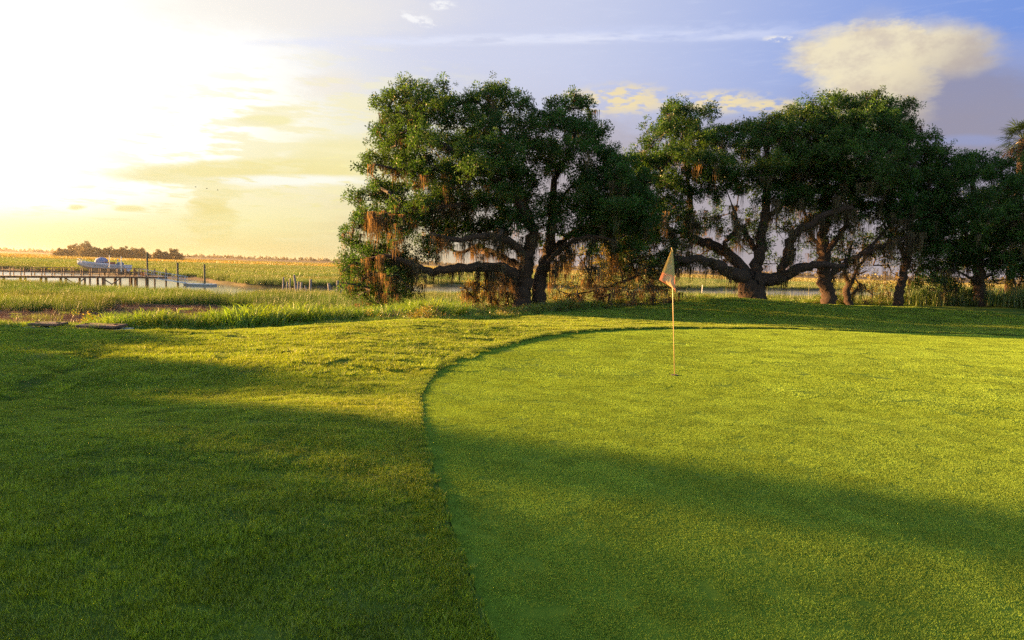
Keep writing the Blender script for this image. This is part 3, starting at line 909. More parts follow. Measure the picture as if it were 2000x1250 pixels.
def poly_dist(px, py, poly):
    b_ = 1e9; n = len(poly)
    for i in range(n):
        x0, y0 = poly[i]; x1, y1 = poly[(i + 1) % n]
        ex, ey = x1 - x0, y1 - y0; l2 = ex * ex + ey * ey + 1e-9
        t = max(0, min(1, ((px - x0) * ex + (py - y0) * ey) / l2))
        b_ = min(b_, math.hypot(px - x0 - t * ex, py - y0 - t * ey))
    return b_

def smooth_path(pts, rads, n=6):
    """catmull-rom through points, with radii"""
    P = [Vector(p) for p in pts]; out_, rr_ = [], []
    for i in range(len(P) - 1):
        p0, p1, p2, p3 = P[max(i - 1, 0)], P[i], P[i + 1], P[min(i + 2, len(P) - 1)]
        for k in range(n):
            t = k / n
            out_.append(0.5 * ((2 * p1) + (-p0 + p2) * t + (2 * p0 - 5 * p1 + 4 * p2 - p3) * t * t + (-p0 + 3 * p1 - 3 * p2 + p3) * t ** 3))
            rr_.append(rads[i] + (rads[i + 1] - rads[i]) * t)
    out_.append(P[-1]); rr_.append(rads[-1])
    return out_, rr_

def oak(label, Y0, trunks, limbs, crowns, moss_n=120, moss_boxes=(), group=None, sources=None, name='live_oak', base=None, limb_moss=0.5):
    """trunks / limbs: lists of (points [(px, py, dY)], radii); crowns: list of (polygon px, spacing px, max half depth m, sprays per pad, centre dY)"""
    sources = sources or sprays
    p0 = at(*[(q[0], q[1], Y0 + q[2]) for q in trunks[0][0]][0]) if base is None else Vector(base)
    root = empty(name, (p0.x, p0.y, p0.z), label, 'tree', group)
    nodes, par, own = [], [], []
    limbpts = []
    for i, (pts, rads) in enumerate(list(trunks) + list(limbs)):
        W = [at(a, b_, Y0 + dy_) for a, b_, dy_ in pts]
        P_, r_ = smooth_path(W, rads, 6)
        istrunk = i < len(trunks)
        if istrunk:
            P_[0] = P_[0] - Vector((0, 0, 0.35)); r_[0] *= 1.35; r_[1] *= 1.12
        r_ = [q_ * (.86 if Y0 > 32 and not istrunk else 1) for q_ in r_]
        P2 = [p + Vector((random.gauss(0, .05), random.gauss(0, .05), random.gauss(0, .04))) * min(1, r_[j] * 5) if 0 < j < len(P_) - 1 else p for j, p in enumerate(P_)]
        mb = MB(); mb.tube(P2, r_, 14 if istrunk else 10, True, 0.09)
        mb.build('trunk' if istrunk else 'limb', M['bark'], root, True)
        for j, p in enumerate(P2):
            if istrunk and j < len(P2) * 0.5: continue
            nodes.append(p); par.append(-1); own.append(r_[j])
        limbpts += [(p, r_[j]) for j, p in enumerate(P2) if not istrunk]
    # pads of foliage inside the crown outline
    pads = []
    for poly, sp, depth, ns, dy0 in crowns:
        xs_ = [p[0] for p in poly]; ys_ = [p[1] for p in poly]
        kk = (Y0 / FPX)
        area = sum(poly[i][0] * poly[(i + 1) % len(poly)][1] - poly[(i + 1) % len(poly)][0] * poly[i][1] for i in range(len(poly)))
        tries = int(abs(area) / 2 / sp ** 2 * (1 + depth * 0.55)) * 3
        got = []
        for _ in range(tries):
            a, b_ = random.uniform(min(xs_), max(xs_)), random.uniform(min(ys_), max(ys_))
            if not in_poly(a, b_, poly): continue
            e = poly_dist(a, b_, poly)
            hd = min(depth, e * kk * 1.25 + 0.25)
            dd = random.uniform(-1, 1); dd = math.copysign(abs(dd) ** 0.6, dd) * hd
            rad = sp * kk * random.uniform(0.62, 1.15) * (0.75 if e < sp * 0.5 else 1)
            p = at(a, b_, Y0 + dy0 + dd)
            if any((p - g[0]).length < (g[1] + rad) * 0.62 for g in got): continue
            got.append((p, rad, ns))
        pads += got
    NP = [np.array(n_) for n_ in nodes]
    if not NP: NP = [np.array(p0)]; par = [-1]; own = [0.1]
    A_ = np.array(NP)
    order = sorted(range(len(pads)), key=lambda i: np.min(np.linalg.norm(A_ - np.array(pads[i][0]), axis=1)))
    pos = list(NP); parent_ = list(par)
    cnt = [0] * len(pos)
    edges = []
    buf = np.zeros((len(pos) + len(pads) * 8 + 10, 3)); buf[:len(pos)] = A_; nn = len(pos)
    sp_pts, sp_rot, sp_s, moss_pts = [], [], [], []
    def addedge(i, p):
        nonlocal nn
        buf[nn] = p; parent_.append(i); cnt.append(0); nn += 1
        return nn - 1
    def bump(i):
        while i >= 0: cnt[i] += 1; i = parent_[i]
    for oi_ in order:
        c_, rad, ns = pads[oi_]
        c3 = np.array(c_)
        dv = buf[:nn] - c3
        cost = np.linalg.norm(dv, axis=1) + 0.5 * np.maximum(0, dv[:, 2])
        j = int(np.argmin(cost)); start = buf[j].copy()
        L = np.linalg.norm(c3 - start); seg_ = max(1, min(5, int(L / 0.5)))
        cur = j
        side_ = R.normal(0, 0.13 * L, 3)
        for q in range(1, seg_ + 1):
            t = q / seg_
            p = start + (c3 - start) * t + side_ * math.sin(pi * t) + np.array([0, 0, 0.10 * L * math.sin(pi * t)]) + R.normal(0, .03, 3)
            cur = addedge(cur, p)
        bump(cur)
        # twigs
        for q in range(3):
            d_ = R.normal(0, 1, 3); d_ /= np.linalg.norm(d_)
            k_ = addedge(cur, buf[cur] + d_ * rad * 0.7); bump(k_)
        n_sp = max(4, int(ns * 1.35 * (rad / 0.7) ** 2))
        for q in range(n_sp):
            d_ = R.normal(0, 1, 3); d_ /= np.linalg.norm(d_)
            if d_[2] < -0.3 and R.uniform() < 0.6: d_[2] = -d_[2]
            rr_ = rad * (R.uniform(0.40, 1.05) if R.uniform() < .80 else R.uniform(1.0, 1.65))
            sp_pts.append(c3 + d_ * rr_ * np.array([1, 1, 0.72])); sp_s.append(R.uniform(0.6, 1.4))
        moss_pts.append((c3, rad))
    mb = MB()
    for i in range(len(NP), nn):
        j = parent_[i]
        r1_ = 0.0085 * max(1, cnt[i]) ** 0.5; r0_ = 0.0085 * max(1, cnt[j] if j >= len(NP) else cnt[i] + 1) ** 0.5
        if j < len(NP): r0_ = r1_ * 1.25
        mb.tube([buf[j], buf[i]], [r0_, r1_], 5 if r1_ > 0.03 else 3, False)
    if mb.v: mb.build('branches', M['twigbark'], root, True, 'stuff')
    if sp_pts:
        n_ = len(sp_pts); s_ = np.array(sp_s)
        scatter('crown', sp_pts, R.uniform(-pi, pi, (n_, 3)) * np.array([0.25, 0.25, 1]), np.stack([s_, s_, s_], 1), R.integers(0, len(sources), n_), sources, root)
    # moss under pads, limbs, and in dense places
    mp, ms_ = [], []
    for _ in range(moss_n):
        c3, rad = moss_pts[R.integers(len(moss_pts))]
        mp.append(c3 + np.array([R.uniform(-1, 1) * rad * .8, R.uniform(-1, 1) * rad * .8, -rad * R.uniform(0, .6)])); ms_.append(R.uniform(.5, 1.3))
    for p, r__ in limbpts:
        if R.uniform() < limb_moss:
            mp.append(np.array(p) + np.array([R.normal(0, .1), R.normal(0, .1), -r__ * .6])); ms_.append(R.uniform(.35, 1.1))
    for (x0, y0, x1, y1, n_, dya, dyb, s0_) in moss_boxes:
        for _ in range(int(n_ * .7)):
            p = at(R.uniform(x0, x1), R.uniform(y0, y1), Y0 + R.uniform(dya, dyb))
            # hang from the nearest branch
            d_ = np.linalg.norm(buf[:nn] - np.array(p), axis=1); j = int(np.argmin(d_))
            if d_[j] < 1.6:
                q = buf[j] * .6 + np.array(p) * .4 if d_[j] > .4 else np.array(p)
                mp.append(q); ms_.append(s0_ * R.uniform(.6, 1.4))
    if mp:
        n_ = len(mp); s_ = np.array(ms_)
        scatter('spanish_moss', mp, np.stack([R.normal(0, .05, n_), R.normal(0, .05, n_), R.uniform(-pi, pi, n_)], 1),
                np.stack([0.8 + 0 * s_, 0.8 + 0 * s_, s_], 1), R.integers(0, 5, n_), mosses, root)
    return root

# ---- the big left oak
outL = [(735,190),(760,175),(800,160),(850,158),(885,180),(905,200),(915,168),(950,160),(1000,170),(1035,200),(1045,235),(1060,215),(1085,188),(1125,190),(1165,215),(1190,255),(1206,290),
        (1195,315),(1170,330),(1180,345),(1225,335),(1262,350),(1275,400),(1270,450),(1235,470),(1150,480),(1120,440),(1090,470),(1075,430),(1060,400),(1100,370),(1120,350),(1060,340),(1040,380),(1030,430),
        (990,460),(930,455),(900,440),(880,470),(840,500),(800,520),(815,560),(800,590),(760,600),(700,590),(672,560),(665,525),(700,500),(670,470),(672,450),(700,430),(678,395),(690,370),
        (730,350),(695,318),(692,308),(735,300),(728,265),(722,245),(745,235)]
low = [(665,500),(700,490),(760,500),(800,510),(820,545),(805,580),(770,598),(720,592),(680,580),(668,545)]
oak('huge moss hung live oak with twin trunks, left of the flag', 29.5,
    trunks=[([(1018,606,0),(1022,570,0),(1024,540,-.1),(1030,500,-.2),(1042,450,-.2)], [.40,.36,.34,.28,.22]),
            ([(1052,606,.5),(1052,570,.5),(1058,530,.6),(1072,490,.7),(1078,430,.8),(1082,350,.9)], [.33,.30,.28,.24,.20,.13])],
    limbs=[([(1020,545,0),(985,525,-.5),(930,520,-1.1),(880,525,-1.5),(840,530,-1.8),(800,515,-2),(760,500,-2.1),(720,505,-2)], [.27,.22,.19,.17,.15,.12,.08,.04]),
           ([(1026,530,0),(990,505,.6),(955,490,1.2),(935,478,1.5),(905,492,1.8),(880,488,2)], [.2,.16,.12,.09,.07,.04]),
           ([(1030,500,-.2),(990,470,-1),(940,462,-1.6),(890,468,-2),(840,455,-2.2)], [.2,.17,.13,.1,.06]),
           ([(1042,450,-.2),(1000,380,-.6),(930,320,-.8),(860,280,-.9),(800,240,-.8)], [.2,.16,.13,.09,.04]),
           ([(1042,450,-.2),(1010,360,.2),(985,290,.4),(970,220,.4)], [.18,.13,.09,.04]),
           ([(930,320,-.8),(850,330,-1.2),(780,330,-1.4),(730,320,-1.4)], [.11,.09,.06,.03]),
           ([(1000,380,-.6),(900,400,-1.6),(810,410,-2.2),(740,420,-2.3)], [.13,.1,.07,.04]),
           ([(1082,350,.9),(1110,300,1),(1130,240,1)], [.13,.1,.05]),
           ([(1078,430,.8),(1100,385,.9),(1120,360,1),(1160,330,1.2)], [.10,.06,.05,.03]),
           ([(1068,500,.6),(1095,475,.9),(1120,455,1.2),(1170,430,1.4),(1220,410,1.5)], [.17,.14,.12,.09,.05]),
           ([(1060,530,.5),(1090,490,0),(1120,470,-.5),(1160,462,-1),(1200,470,-1.3)], [.13,.11,.09,.07,.04])],
    crowns=[(outL, 30, 3.6, 30, 0), (low, 27, 1.8, 8, -1.5), ([(880,400),(1100,380),(1110,460),(1050,490),(960,480),(880,470)], 30, 2.2, 15, .3), ([(1180,300),(1215,290),(1255,330),(1275,400),(1262,470),(1200,500),(1140,500),(1130,420),(1150,340)], 32, 2.2, 34, -.5)],
    moss_n=190, limb_moss=.8,
    moss_boxes=[(700,400,800,450,70,-3,0,1.1),(700,470,830,560,65,-3,0,.9),(820,330,920,400,30,-3,-1,1.0),(850,440,1000,510,70,-2.5,1,.9),
                (930,530,1005,560,55,-1,1.5,1.0),(1085,480,1180,560,60,-1,1.5,1.0),(1010,430,1060,520,25,-1,1,.9),(860,520,960,540,12,-1.5,0,.9)],
    group=None)

# ---- hanging outer branches left and right of the left trunks (low sprays of the same oak reach the ground)
oak('low young oak with orange lit moss, just left of the twin trunks', 30.5,
    trunks=[([(965,608,.6),(960,590,.6),(958,570,.5),(965,545,.4)], [.07,.06,.05,.03])], limbs=[([(958,570,.5),(940,560,.3),(925,550,.2)], [.04,.03,.02])],
    crowns=[([(925,540),(1000,535),(1010,560),(1000,600),(950,606),(915,600),(900,580)], 26, .9, 12, .3)], moss_n=70, sources=under_sprays, name='young_oak')
oak('thin young oak with reddish moss between the twin trunks and the flag', 31.0,
    trunks=[([(1165,612,0),(1172,580,0),(1190,560,.1),(1230,545,.2),(1270,525,.3),(1300,515,.4)], [.09,.08,.075,.07,.06,.05])],
    limbs=[([(1190,560,.1),(1150,570,-.3),(1110,575,-.6)], [.05,.04,.02]), ([(1172,580,0),(1150,530,.2),(1130,500,.3)], [.05,.035,.02])],
    crowns=[([(1085,500),(1140,480),(1200,480),(1300,520),(1330,560),(1330,590),(1280,603),(1200,612),(1120,612),(1085,600),(1075,560)], 27, 1.2, 8, .2)],
    moss_n=190, sources=under_sprays, name='young_oak', limb_moss=.3)

# ---- the wide oak behind the flag
outR = [(1205,330),(1225,300),(1270,275),(1285,240),(1300,215),(1340,203),(1375,212),(1402,235),(1412,252),(1450,245),(1485,235),(1520,222),(1560,208),(1600,200),(1622,260),(1600,330),(1590,395),
        (1560,405),(1520,400),(1480,395),(1450,380),(1410,385),(1370,380),(1320,392),(1280,410),(1262,440),(1215,420),(1195,370)]
oak('wide live oak with the shortest, thickest trunk and long level limbs behind the flag', 33.0,
    trunks=[([(1472,592,0),(1470,575,0),(1468,556,0),(1472,540,0)], [.70,.64,.62,.55])],
    limbs=[([(1470,548,0),(1435,535,-.4),(1400,517,-.7),(1360,508,-1),(1310,508,-1.2),(1260,513,-1.5),(1200,505,-1.8)], [.46,.36,.28,.22,.17,.12,.06]),
           ([(1465,545,0),(1430,505,.3),(1390,478,.5),(1355,465,.7),(1340,440,.8),(1350,400,.9),(1340,330,1)], [.36,.30,.27,.22,.18,.14,.08]),
           ([(1476,550,0),(1480,510,0),(1488,460,0),(1496,400,.1),(1500,330,.2),(1495,270,.3)], [.42,.33,.26,.22,.16,.08]),
           ([(1480,548,0),(1520,543,-.3),(1560,525,-.6),(1605,518,-.9),(1650,520,-1.2)], [.40,.34,.27,.2,.1]),
           ([(1525,543,-.3),(1535,500,-.7),(1548,460,-1),(1575,440,-1.2),(1620,415,-1.5),(1665,405,-1.7)], [.26,.23,.21,.2,.17,.1]),
           ([(1484,500,0),(1455,455,.6),(1435,430,.8),(1440,400,.9)], [.2,.14,.09,.05]),
           ([(1430,505,.3),(1415,480,-.3),(1440,440,-.6),(1430,400,-.8)], [.16,.12,.09,.05]),
           ([(1310,508,-1.2),(1320,470,-1.2),(1300,440,-1.1),(1275,415,-1)], [.1,.09,.07,.04]),
           ([(1490,430,0),(1530,400,.3),(1560,350,.5),(1580,280,.6)], [.15,.12,.09,.05]),
           ([(1340,330,1),(1330,280,1),(1345,230,1)], [.09,.07,.03])],
    crowns=[(outR, 31, 4.2, 38, 0), ([(1250,440),(1300,430),(1420,410),(1500,420),(1560,420),(1560,500),(1500,520),(1420,500),(1330,530),(1250,490)], 33, 2.2, 9, 1.0),
            ([(1190,470),(1240,450),(1300,490),(1330,520),(1300,545),(1230,540),(1190,520)], 28, 1.2, 10, -1), ([(1200,380),(1300,385),(1350,415),(1335,460),(1260,490),(1190,480)], 30, 2.0, 20, -.6), ([(1150,440),(1340,440),(1345,520),(1290,560),(1200,560),(1150,520)], 30, 1.8, 11, -.3)],
    moss_n=200,
    moss_boxes=[(1210,420,1300,500,60,-2,1,.9),(1330,400,1480,480,70,-1.5,1.5,.9),(1250,505,1440,530,70,-2,0,.8),(1500,400,1660,450,50,-2,1,1.0),(1540,450,1560,500,16,-1.3,-.5,1.2)], limb_moss=.7)

# ---- second oak of the right group
outB = [(1560,215),(1600,195),(1640,190),(1660,205),(1700,188),(1745,192),(1780,208),(1772,235),(1800,262),(1828,275),(1838,330),(1842,400),(1830,440),(1790,455),(1750,430),(1700,420),(1650,415),(1600,400),(1550,400),(1530,330),(1540,250)]
oak('dense domed live oak on a straight single trunk, right of the thickest trunk', 33.5,
    trunks=[([(1620,602,0),(1616,570,0),(1608,530,0),(1607,490,0),(1610,440,0),(1615,380,0)], [.36,.33,.32,.28,.22,.16])],
    limbs=[([(1612,545,0),(1650,515,-.4),(1690,495,-.8),(1730,478,-1.1),(1775,462,-1.4)], [.2,.17,.14,.12,.07]),
           ([(1608,500,0),(1640,460,-.6),(1655,430,-.9),(1660,390,-1)], [.18,.15,.12,.08]),
           ([(1607,490,0),(1585,460,.4),(1575,425,.6),(1560,390,.7)], [.13,.1,.08,.05]),
           ([(1610,440,0),(1650,380,.4),(1700,320,.6),(1730,250,.7)], [.16,.13,.1,.04]),
           ([(1615,380,0),(1620,310,.2),(1640,240,.3)], [.15,.1,.04]),
           ([(1690,495,-.8),(1720,460,-.6),(1760,420,-.5),(1800,380,-.3)], [.1,.08,.06,.03])],
    crowns=[(outB, 31, 4.5, 42, 0), ([(1580,400),(1850,415),(1865,475),(1760,470),(1700,450),(1600,435)], 31, 2.5, 22, 0), ([(1560,420),(1700,430),(1800,450),(1830,480),(1790,520),(1700,510),(1640,530),(1570,500)], 33, 2.2, 10, .8)],
    moss_n=150, moss_boxes=[(1560,400,1700,440,36,-3,0,1.2),(1700,430,1850,470,34,-3,0,1.0),(1740,440,1800,500,24,-2,0,1.2)], limb_moss=.6)

# ---- thinner trees behind, right
oak('slim forked tree with red lit bark, between the straight trunk and the leaning trunk', 34.0,
    trunks=[([(1664,604,0),(1656,575,0),(1662,548,0)], [.20,.17,.15])],
    limbs=[([(1660,560,0),(1650,530,-.1),(1658,500,-.2),(1665,470,-.2)], [.12,.1,.08,.04]), ([(1663,553,0),(1678,520,.2),(1695,495,.4),(1710,470,.5)], [.11,.09,.07,.03]), ([(1668,572,0),(1676,562,-.1),(1680,552,-.1)], [.08,.07,.05])],
    crowns=[([(1590,520),(1640,480),(1720,480),(1770,500),(1775,540),(1740,565),(1700,590),(1680,560),(1640,590),(1600,560)], 30, 2.0, 9, 1)], moss_n=14, sources=under_sprays, name='young_oak')
oak('tree with a leaning reddish trunk rising into the canopy, standing against the pale creek', 33.5,
    trunks=[([(1752,606,0),(1758,575,0),(1764,540,0),(1773,500,0),(1778,460,0),(1776,420,0)], [.27,.21,.19,.18,.15,.1])],
    limbs=[([(1768,520,0),(1760,480,.2),(1752,450,.3)], [.1,.09,.05]), ([(1776,480,0),(1800,450,-.2),(1820,420,-.3)], [.1,.08,.04])],
    crowns=[([(1740,380),(1850,380),(1870,430),(1850,470),(1800,480),(1740,450)], 32, 2, 26, 0)], moss_n=50)
outC = [(1790,330),(1812,292),(1850,298),(1868,315),(1885,295),(1930,302),(1960,325),(1990,315),(2040,290),(2110,300),(2180,360),(2190,460),(2120,540),(2050,555),(2000,540),(1960,550),(1930,530),(1890,520),(1850,535),(1800,520),(1790,470),(1840,430),(1830,370)]
oak('dark broad oak at the right edge of the frame on a straight trunk', 33.5,
    trunks=[([(1914,603,0),(1913,570,0),(1912,530,0),(1908,480,0),(1905,420,0),(1900,350,0)], [.31,.27,.26,.22,.18,.08])],
    limbs=[([(1912,546,0),(1895,543,-.2),(1870,530,-.4),(1840,525,-.5)], [.08,.07,.05,.03]), ([(1908,480,0),(1870,440,-.4),(1835,410,-.6)], [.12,.09,.05]),
           ([(1908,470,0),(1960,430,.3),(2020,400,.5),(2090,380,.6)], [.13,.11,.09,.05])],
    crowns=[(outC, 33, 3.6, 38, 0), ([(1790,480),(1900,470),(1960,500),(1950,560),(1890,575),(1900,600),(1850,604),(1800,598),(1775,570),(1780,520)], 31, 1.8, 13, .8)], moss_n=70)
oak('small crooked tree leaning right at the far right of the bank', 35.5,
    trunks=[([(1968,600,0),(1978,580,0),(1985,568,0)], [.11,.09,.08])],
    limbs=[([(1984,570,0),(1974,555,0),(1970,540,0)], [.05,.04,.02]), ([(1985,568,0),(1995,545,0),(2000,520,0)], [.07,.05,.03])],
    crowns=[([(1920,520),(1980,500),(2060,510),(2060,570),(2010,560),(1960,575),(1930,560)], 28, 1.2, 10, 0)], moss_n=4, sources=under_sprays, name='young_oak')

# ---- trees out of frame on the left: their long shadows cross the foreground
def rough_oak(x, y, h, w, label, n=90, trunk_h=2.2):
    z0 = float(height(np.array([x]), np.array([y]))[0])
    root = empty('live_oak', (x, y, z0), label, 'tree', 'added shade oak beyond the left edge of the view')
    mb = MB(); P_ = [Vector((x, y, z0 - .3)), Vector((x + .1, y, z0 + trunk_h * .5)), Vector((x, y + .1, z0 + trunk_h)), Vector((x - .2, y, z0 + h * .6))]
    mb.tube(P_, [.55, .42, .36, .15], 12, True, .08); mb.build('trunk', M['bark'], root, True)
    mbb = MB(); pts = []
    for i in range(n):
        d_ = R.normal(0, 1, 3); d_ /= np.linalg.norm(d_); q = R.uniform(.35, 1) ** .5
        c_ = np.array([x, y, z0 + (h + trunk_h * .7) / 2]) + d_ * q * np.array([w / 2, w / 2, (h - trunk_h * .7) / 2])
        mbb.tube([P_[2] if i % 2 else P_[3], (Vector(c_) + P_[2]) / 2 + Vector((0, 0, .3)), Vector(c_)], [.07, .04, .012], 4, False)
        for k in range(12):
            e_ = R.normal(0, 1, 3); e_ /= np.linalg.norm(e_); pts.append(c_ + e_ * R.uniform(.3, 1) * np.array([.95, .95, .6]))
    mbb.build('branches', M['twigbark'], root, True, 'stuff')
    s_ = R.uniform(1.3, 2.1, len(pts))
    scatter('crown', pts, R.uniform(-pi, pi, (len(pts), 3)), np.stack([s_, s_, s_], 1), R.integers(0, 5, len(pts)), sprays, root)
def rough_bush(x, y, h, w, label):
    z0 = float(height(np.array([x]), np.array([y]))[0])
    root = empty('wax_myrtle', (x, y, z0), label, 'bush', 'bushes beyond the left edge of the view')
    mb = MB(); pts = []
    for i in range(60):
        d_ = R.normal(0, 1, 3); d_ /= np.linalg.norm(d_); q = R.uniform(.1, 1) ** .5
        c_ = np.array([x, y, z0 + h * .5]) + d_ * q * np.array([w / 2, w / 2, h * .45])
        mb.tube([Vector((x, y, z0)), Vector(c_)], [.05, .012], 4, False)
        for k in range(60):
            e_ = R.normal(0, 1, 3); e_ /= np.linalg.norm(e_); pts.append(c_ + e_ * R.uniform(.2, .8))
    mb.build('branches', M['twigbark'], root, True, 'stuff')
    s_ = R.uniform(1.0, 1.5, len(pts))
    scatter('crown', pts, R.uniform(-pi, pi, (len(pts), 3)), np.stack([s_, s_, s_], 1), R.integers(0, 5, len(pts)), sprays, root)
R_keep = R; R = np.random.default_rng(11)
HEDGE = [(-22.5, 17.6, 2.9, 3.6, 'lowest wax myrtle beyond the left edge, nearest the marsh'), (-24, 15.0, 3.6, 4.4, 'second wax myrtle from the marsh beyond the left edge'),
         (-24, 12.0, 4.2, 5.0, 'third wax myrtle from the marsh beyond the left edge'), (-25, 8.8, 4.5, 5.6, 'fourth wax myrtle from the marsh beyond the left edge'),
         (-25, 5.2, 4.8, 5.6, 'tall wax myrtle, last of the front row beyond the left edge'),
         (-27, 14.2, 4.1, 4.8, 'lowest wax myrtle of the back row beyond the left edge'), (-27, 11.0, 4.7, 5.6, 'middle wax myrtle of the back row beyond the left edge'),
         (-28, 7.3, 5.1, 5.8, 'tallest wax myrtle of the back row beyond the left edge')]
for q in HEDGE: rough_bush(*q)
rough_oak(-30, 9.5, 10.0, 14.0, 'unseen sparse oak added for dappled shade, beyond the left edge of the view', 18, 3.6)  # unseen tree added to throw thin, dappled shade over the near green
R = R_keep
# ---- weeds and saplings along the foot of the trees
def undergrowth(name, segs, n, sources, hmax, kind='stuff'):
    P_, s_ = [], []
    for _ in range(n):
        (a, y0, y1) = segs[R.integers(len(segs))]
        x = R.uniform(*a); t = R.uniform(y0, y1); y = float(lawn_edge(x)) + t
        z = float(ground_z(np.array([x]), np.array([y]))[0])
        hh = hmax * max(0.05, 0.6 + 0.8 * float(fbm(np.array([x * .9]), np.array([y * .9]), 130, 2)[0]))
        P_.append((x, y, z + R.uniform(0, 1) ** 1.3 * hh)); s_.append(R.uniform(.6, 1.2))
    s_ = np.array(s_)
    scatter(name, P_, R.uniform(-pi, pi, (len(P_), 3)) * np.array([.3, .3, 1]), np.stack([s_, s_, s_], 1), R.integers(0, len(sources), len(P_)), sources)
undergrowth('undergrowth', [((-3.5, 3), 0, 1.5), ((0, 8), 0, 1.6), ((2, 9), 0, 1.6)], 1500, weed_sprays, .55)
undergrowth('undergrowth', [((9, 25), .2, 2.0)], 1100, weed_sprays, .35)
undergrowth('undergrowth', [((15.5, 17.5), .3, 1.4)], 260, weed_sprays, .7)
undergrowth('undergrowth', [((-11.6, -10.9), 1.4, 2.2), ((-5, -2), .5, 2.5)], 110, weed_sprays, .6)

# ---- cabbage palm at the right edge
def palm(px, py, Yp, label):
    top = at(px, py, Yp); z0 = float(height(np.array([top.x]), np.array([Yp]))[0])
    root = empty('cabbage_palm', (top.x, top.y, z0), label, 'palm')
    mb = MB(); mb.tube([Vector((top.x - .1, Yp, z0 - .2)), Vector((top.x, Yp, (z0 + top.z) / 2)), Vector((top.x, Yp, top.z))], [.2, .17, .18], 12, True, .06)
    mb.build('trunk', M['bark'], root, True)
    for i in range(34):
        az = i * 2.399963; el = math.radians(75 - 135 * (i / 34) ** 0.9)
        d_ = Vector((math.cos(az) * math.cos(el), math.sin(az) * math.cos(el), math.sin(el)))
        L = random.uniform(.55, .75); hub = top + d_ * L
        mb = MB(); mb.tube([top, top + d_ * L * .5 + Vector((0, 0, .05)), hub], [.018, .014, .01], 4, False)
        sd_ = d_.cross(Vector((0, 0, 1))).normalized() if abs(d_.z) < .99 else Vector((1, 0, 0)); up_ = sd_.cross(d_)
        vs = []; nv = 0
        for k in range(24):
            t = (k / 23 - .5) * math.radians(215)
            dirv = (d_ * math.cos(t) + sd_ * math.sin(t) + up_ * .12 * random.uniform(-1, 1)).normalized()
            ln = .85 * (1 - .25 * abs(t) / 1.9) * random.uniform(.85, 1.1)
            side2 = dirv.cross(up_).normalized() * .022
            tip = hub + dirv * ln + Vector((0, 0, -.16 * ln - (.1 if i > 24 else 0)))
            midp = hub + dirv * ln * .55
            mb.add([hub, midp - side2, tip, midp + side2], [(0, 1, 2, 3)])
        mb.build('frond', M['palm'] if i < 27 else M['palm_dry'], root, False)
    return root
palm(1998, 272, 36.0, 'cabbage palm with a round fan crown rising above the oaks at the right edge')

# ================================================================== flagstick, flag and cup
fp = at(1317.5, 733, 11.5); fp.z = float(height(np.array([fp.x]), np.array([fp.y]))[0])
k_ = 1317.5
fb = None
for yy in np.arange(9, 14, .02):      # where the ray through the stick's foot meets the green
    p = at(1317.5, 733, yy)
    if p.z <= float(height(np.array([p.x]), np.array([yy]))[0]): fb = p; break
ftop = at(1312.0, 486, fb.y + 0.02)
fbz = fb - (ftop - fb).normalized() * 0.12
st = empty('flagstick', fb, 'thin orange and yellow flagstick standing in the cup on the putting green', 'flagstick')
mb = MB(); mb.tube([fbz, fb.lerp(ftop, .5), ftop], [.0064, .0064, .0055], 10); mb.build('pole', M['stick'], st, True)
mb = MB(); mb.tube([ftop, ftop + (ftop - fb).normalized() * .02], [.010, .006], 8); mb.build('tip', M['stick'], st, True)
cu = MB(); n_ = 32; rc = .054
vs = []; 
for k in range(n_):
    a = 2 * pi * k / n_
    for r_, z_ in ((rc, .014), (rc, -.10), (rc + .004, .014), (rc + .004, -.10)): vs.append((fb.x + math.cos(a) * r_, fb.y + math.sin(a) * r_, fb.z + z_))
fs = []
for k in range(n_):
    a, b_ = 4 * k, 4 * ((k + 1) % n_)
    fs += [(a, b_, b_ + 1, a + 1), (a, a + 2, b_ + 2, b_), (a + 2, a + 3, b_ + 3, b_ + 2)]
fs.append(tuple(4 * k + 1 for k in range(n_)))
cu.add(vs, fs)
vs = [(fb.x + math.cos(2 * pi * k / n_) * rc * 1.0, fb.y + math.sin(2 * pi * k / n_) * rc, fb.z + .011) for k in range(n_)]
cu.add(vs, [tuple(range(n_))])  # flat dark disc just under the rim stands in for the hole's shade
oc = cu.build('hole_cup', M['cup'])
tag(oc, 'round hole at the foot of the flagstick, its inner shade a flat dark disc', 'hole')

# flag cloth: hangs limp from the upper stick, folded; printed lower band
mf, nt, out = new_mat('flag_cloth')
at_ = N(nt, 'ShaderNodeAttribute', attribute_name='fv'); au_ = N(nt, 'ShaderNodeAttribute', attribute_name='fu')
upc, loc_ = (0.50, 0.42, 0.19), (0.72, 0.42, 0.24)
def mth(o, a, b_=None, c_=None):
    n = N(nt, 'ShaderNodeMath', operation=o)
    for i, x in enumerate((a, b_, c_)):
        if x is None: continue
        if isinstance(x, (int, float)): n.inputs[i].default_value = x
        else: nt.links.new(x, n.inputs[i])
    return n.outputs[0]
low_ = mth('GREATER_THAN', at_.outputs['Fac'], 0.63)
c1 = rgbmix(nt, low_, upc, loc_)
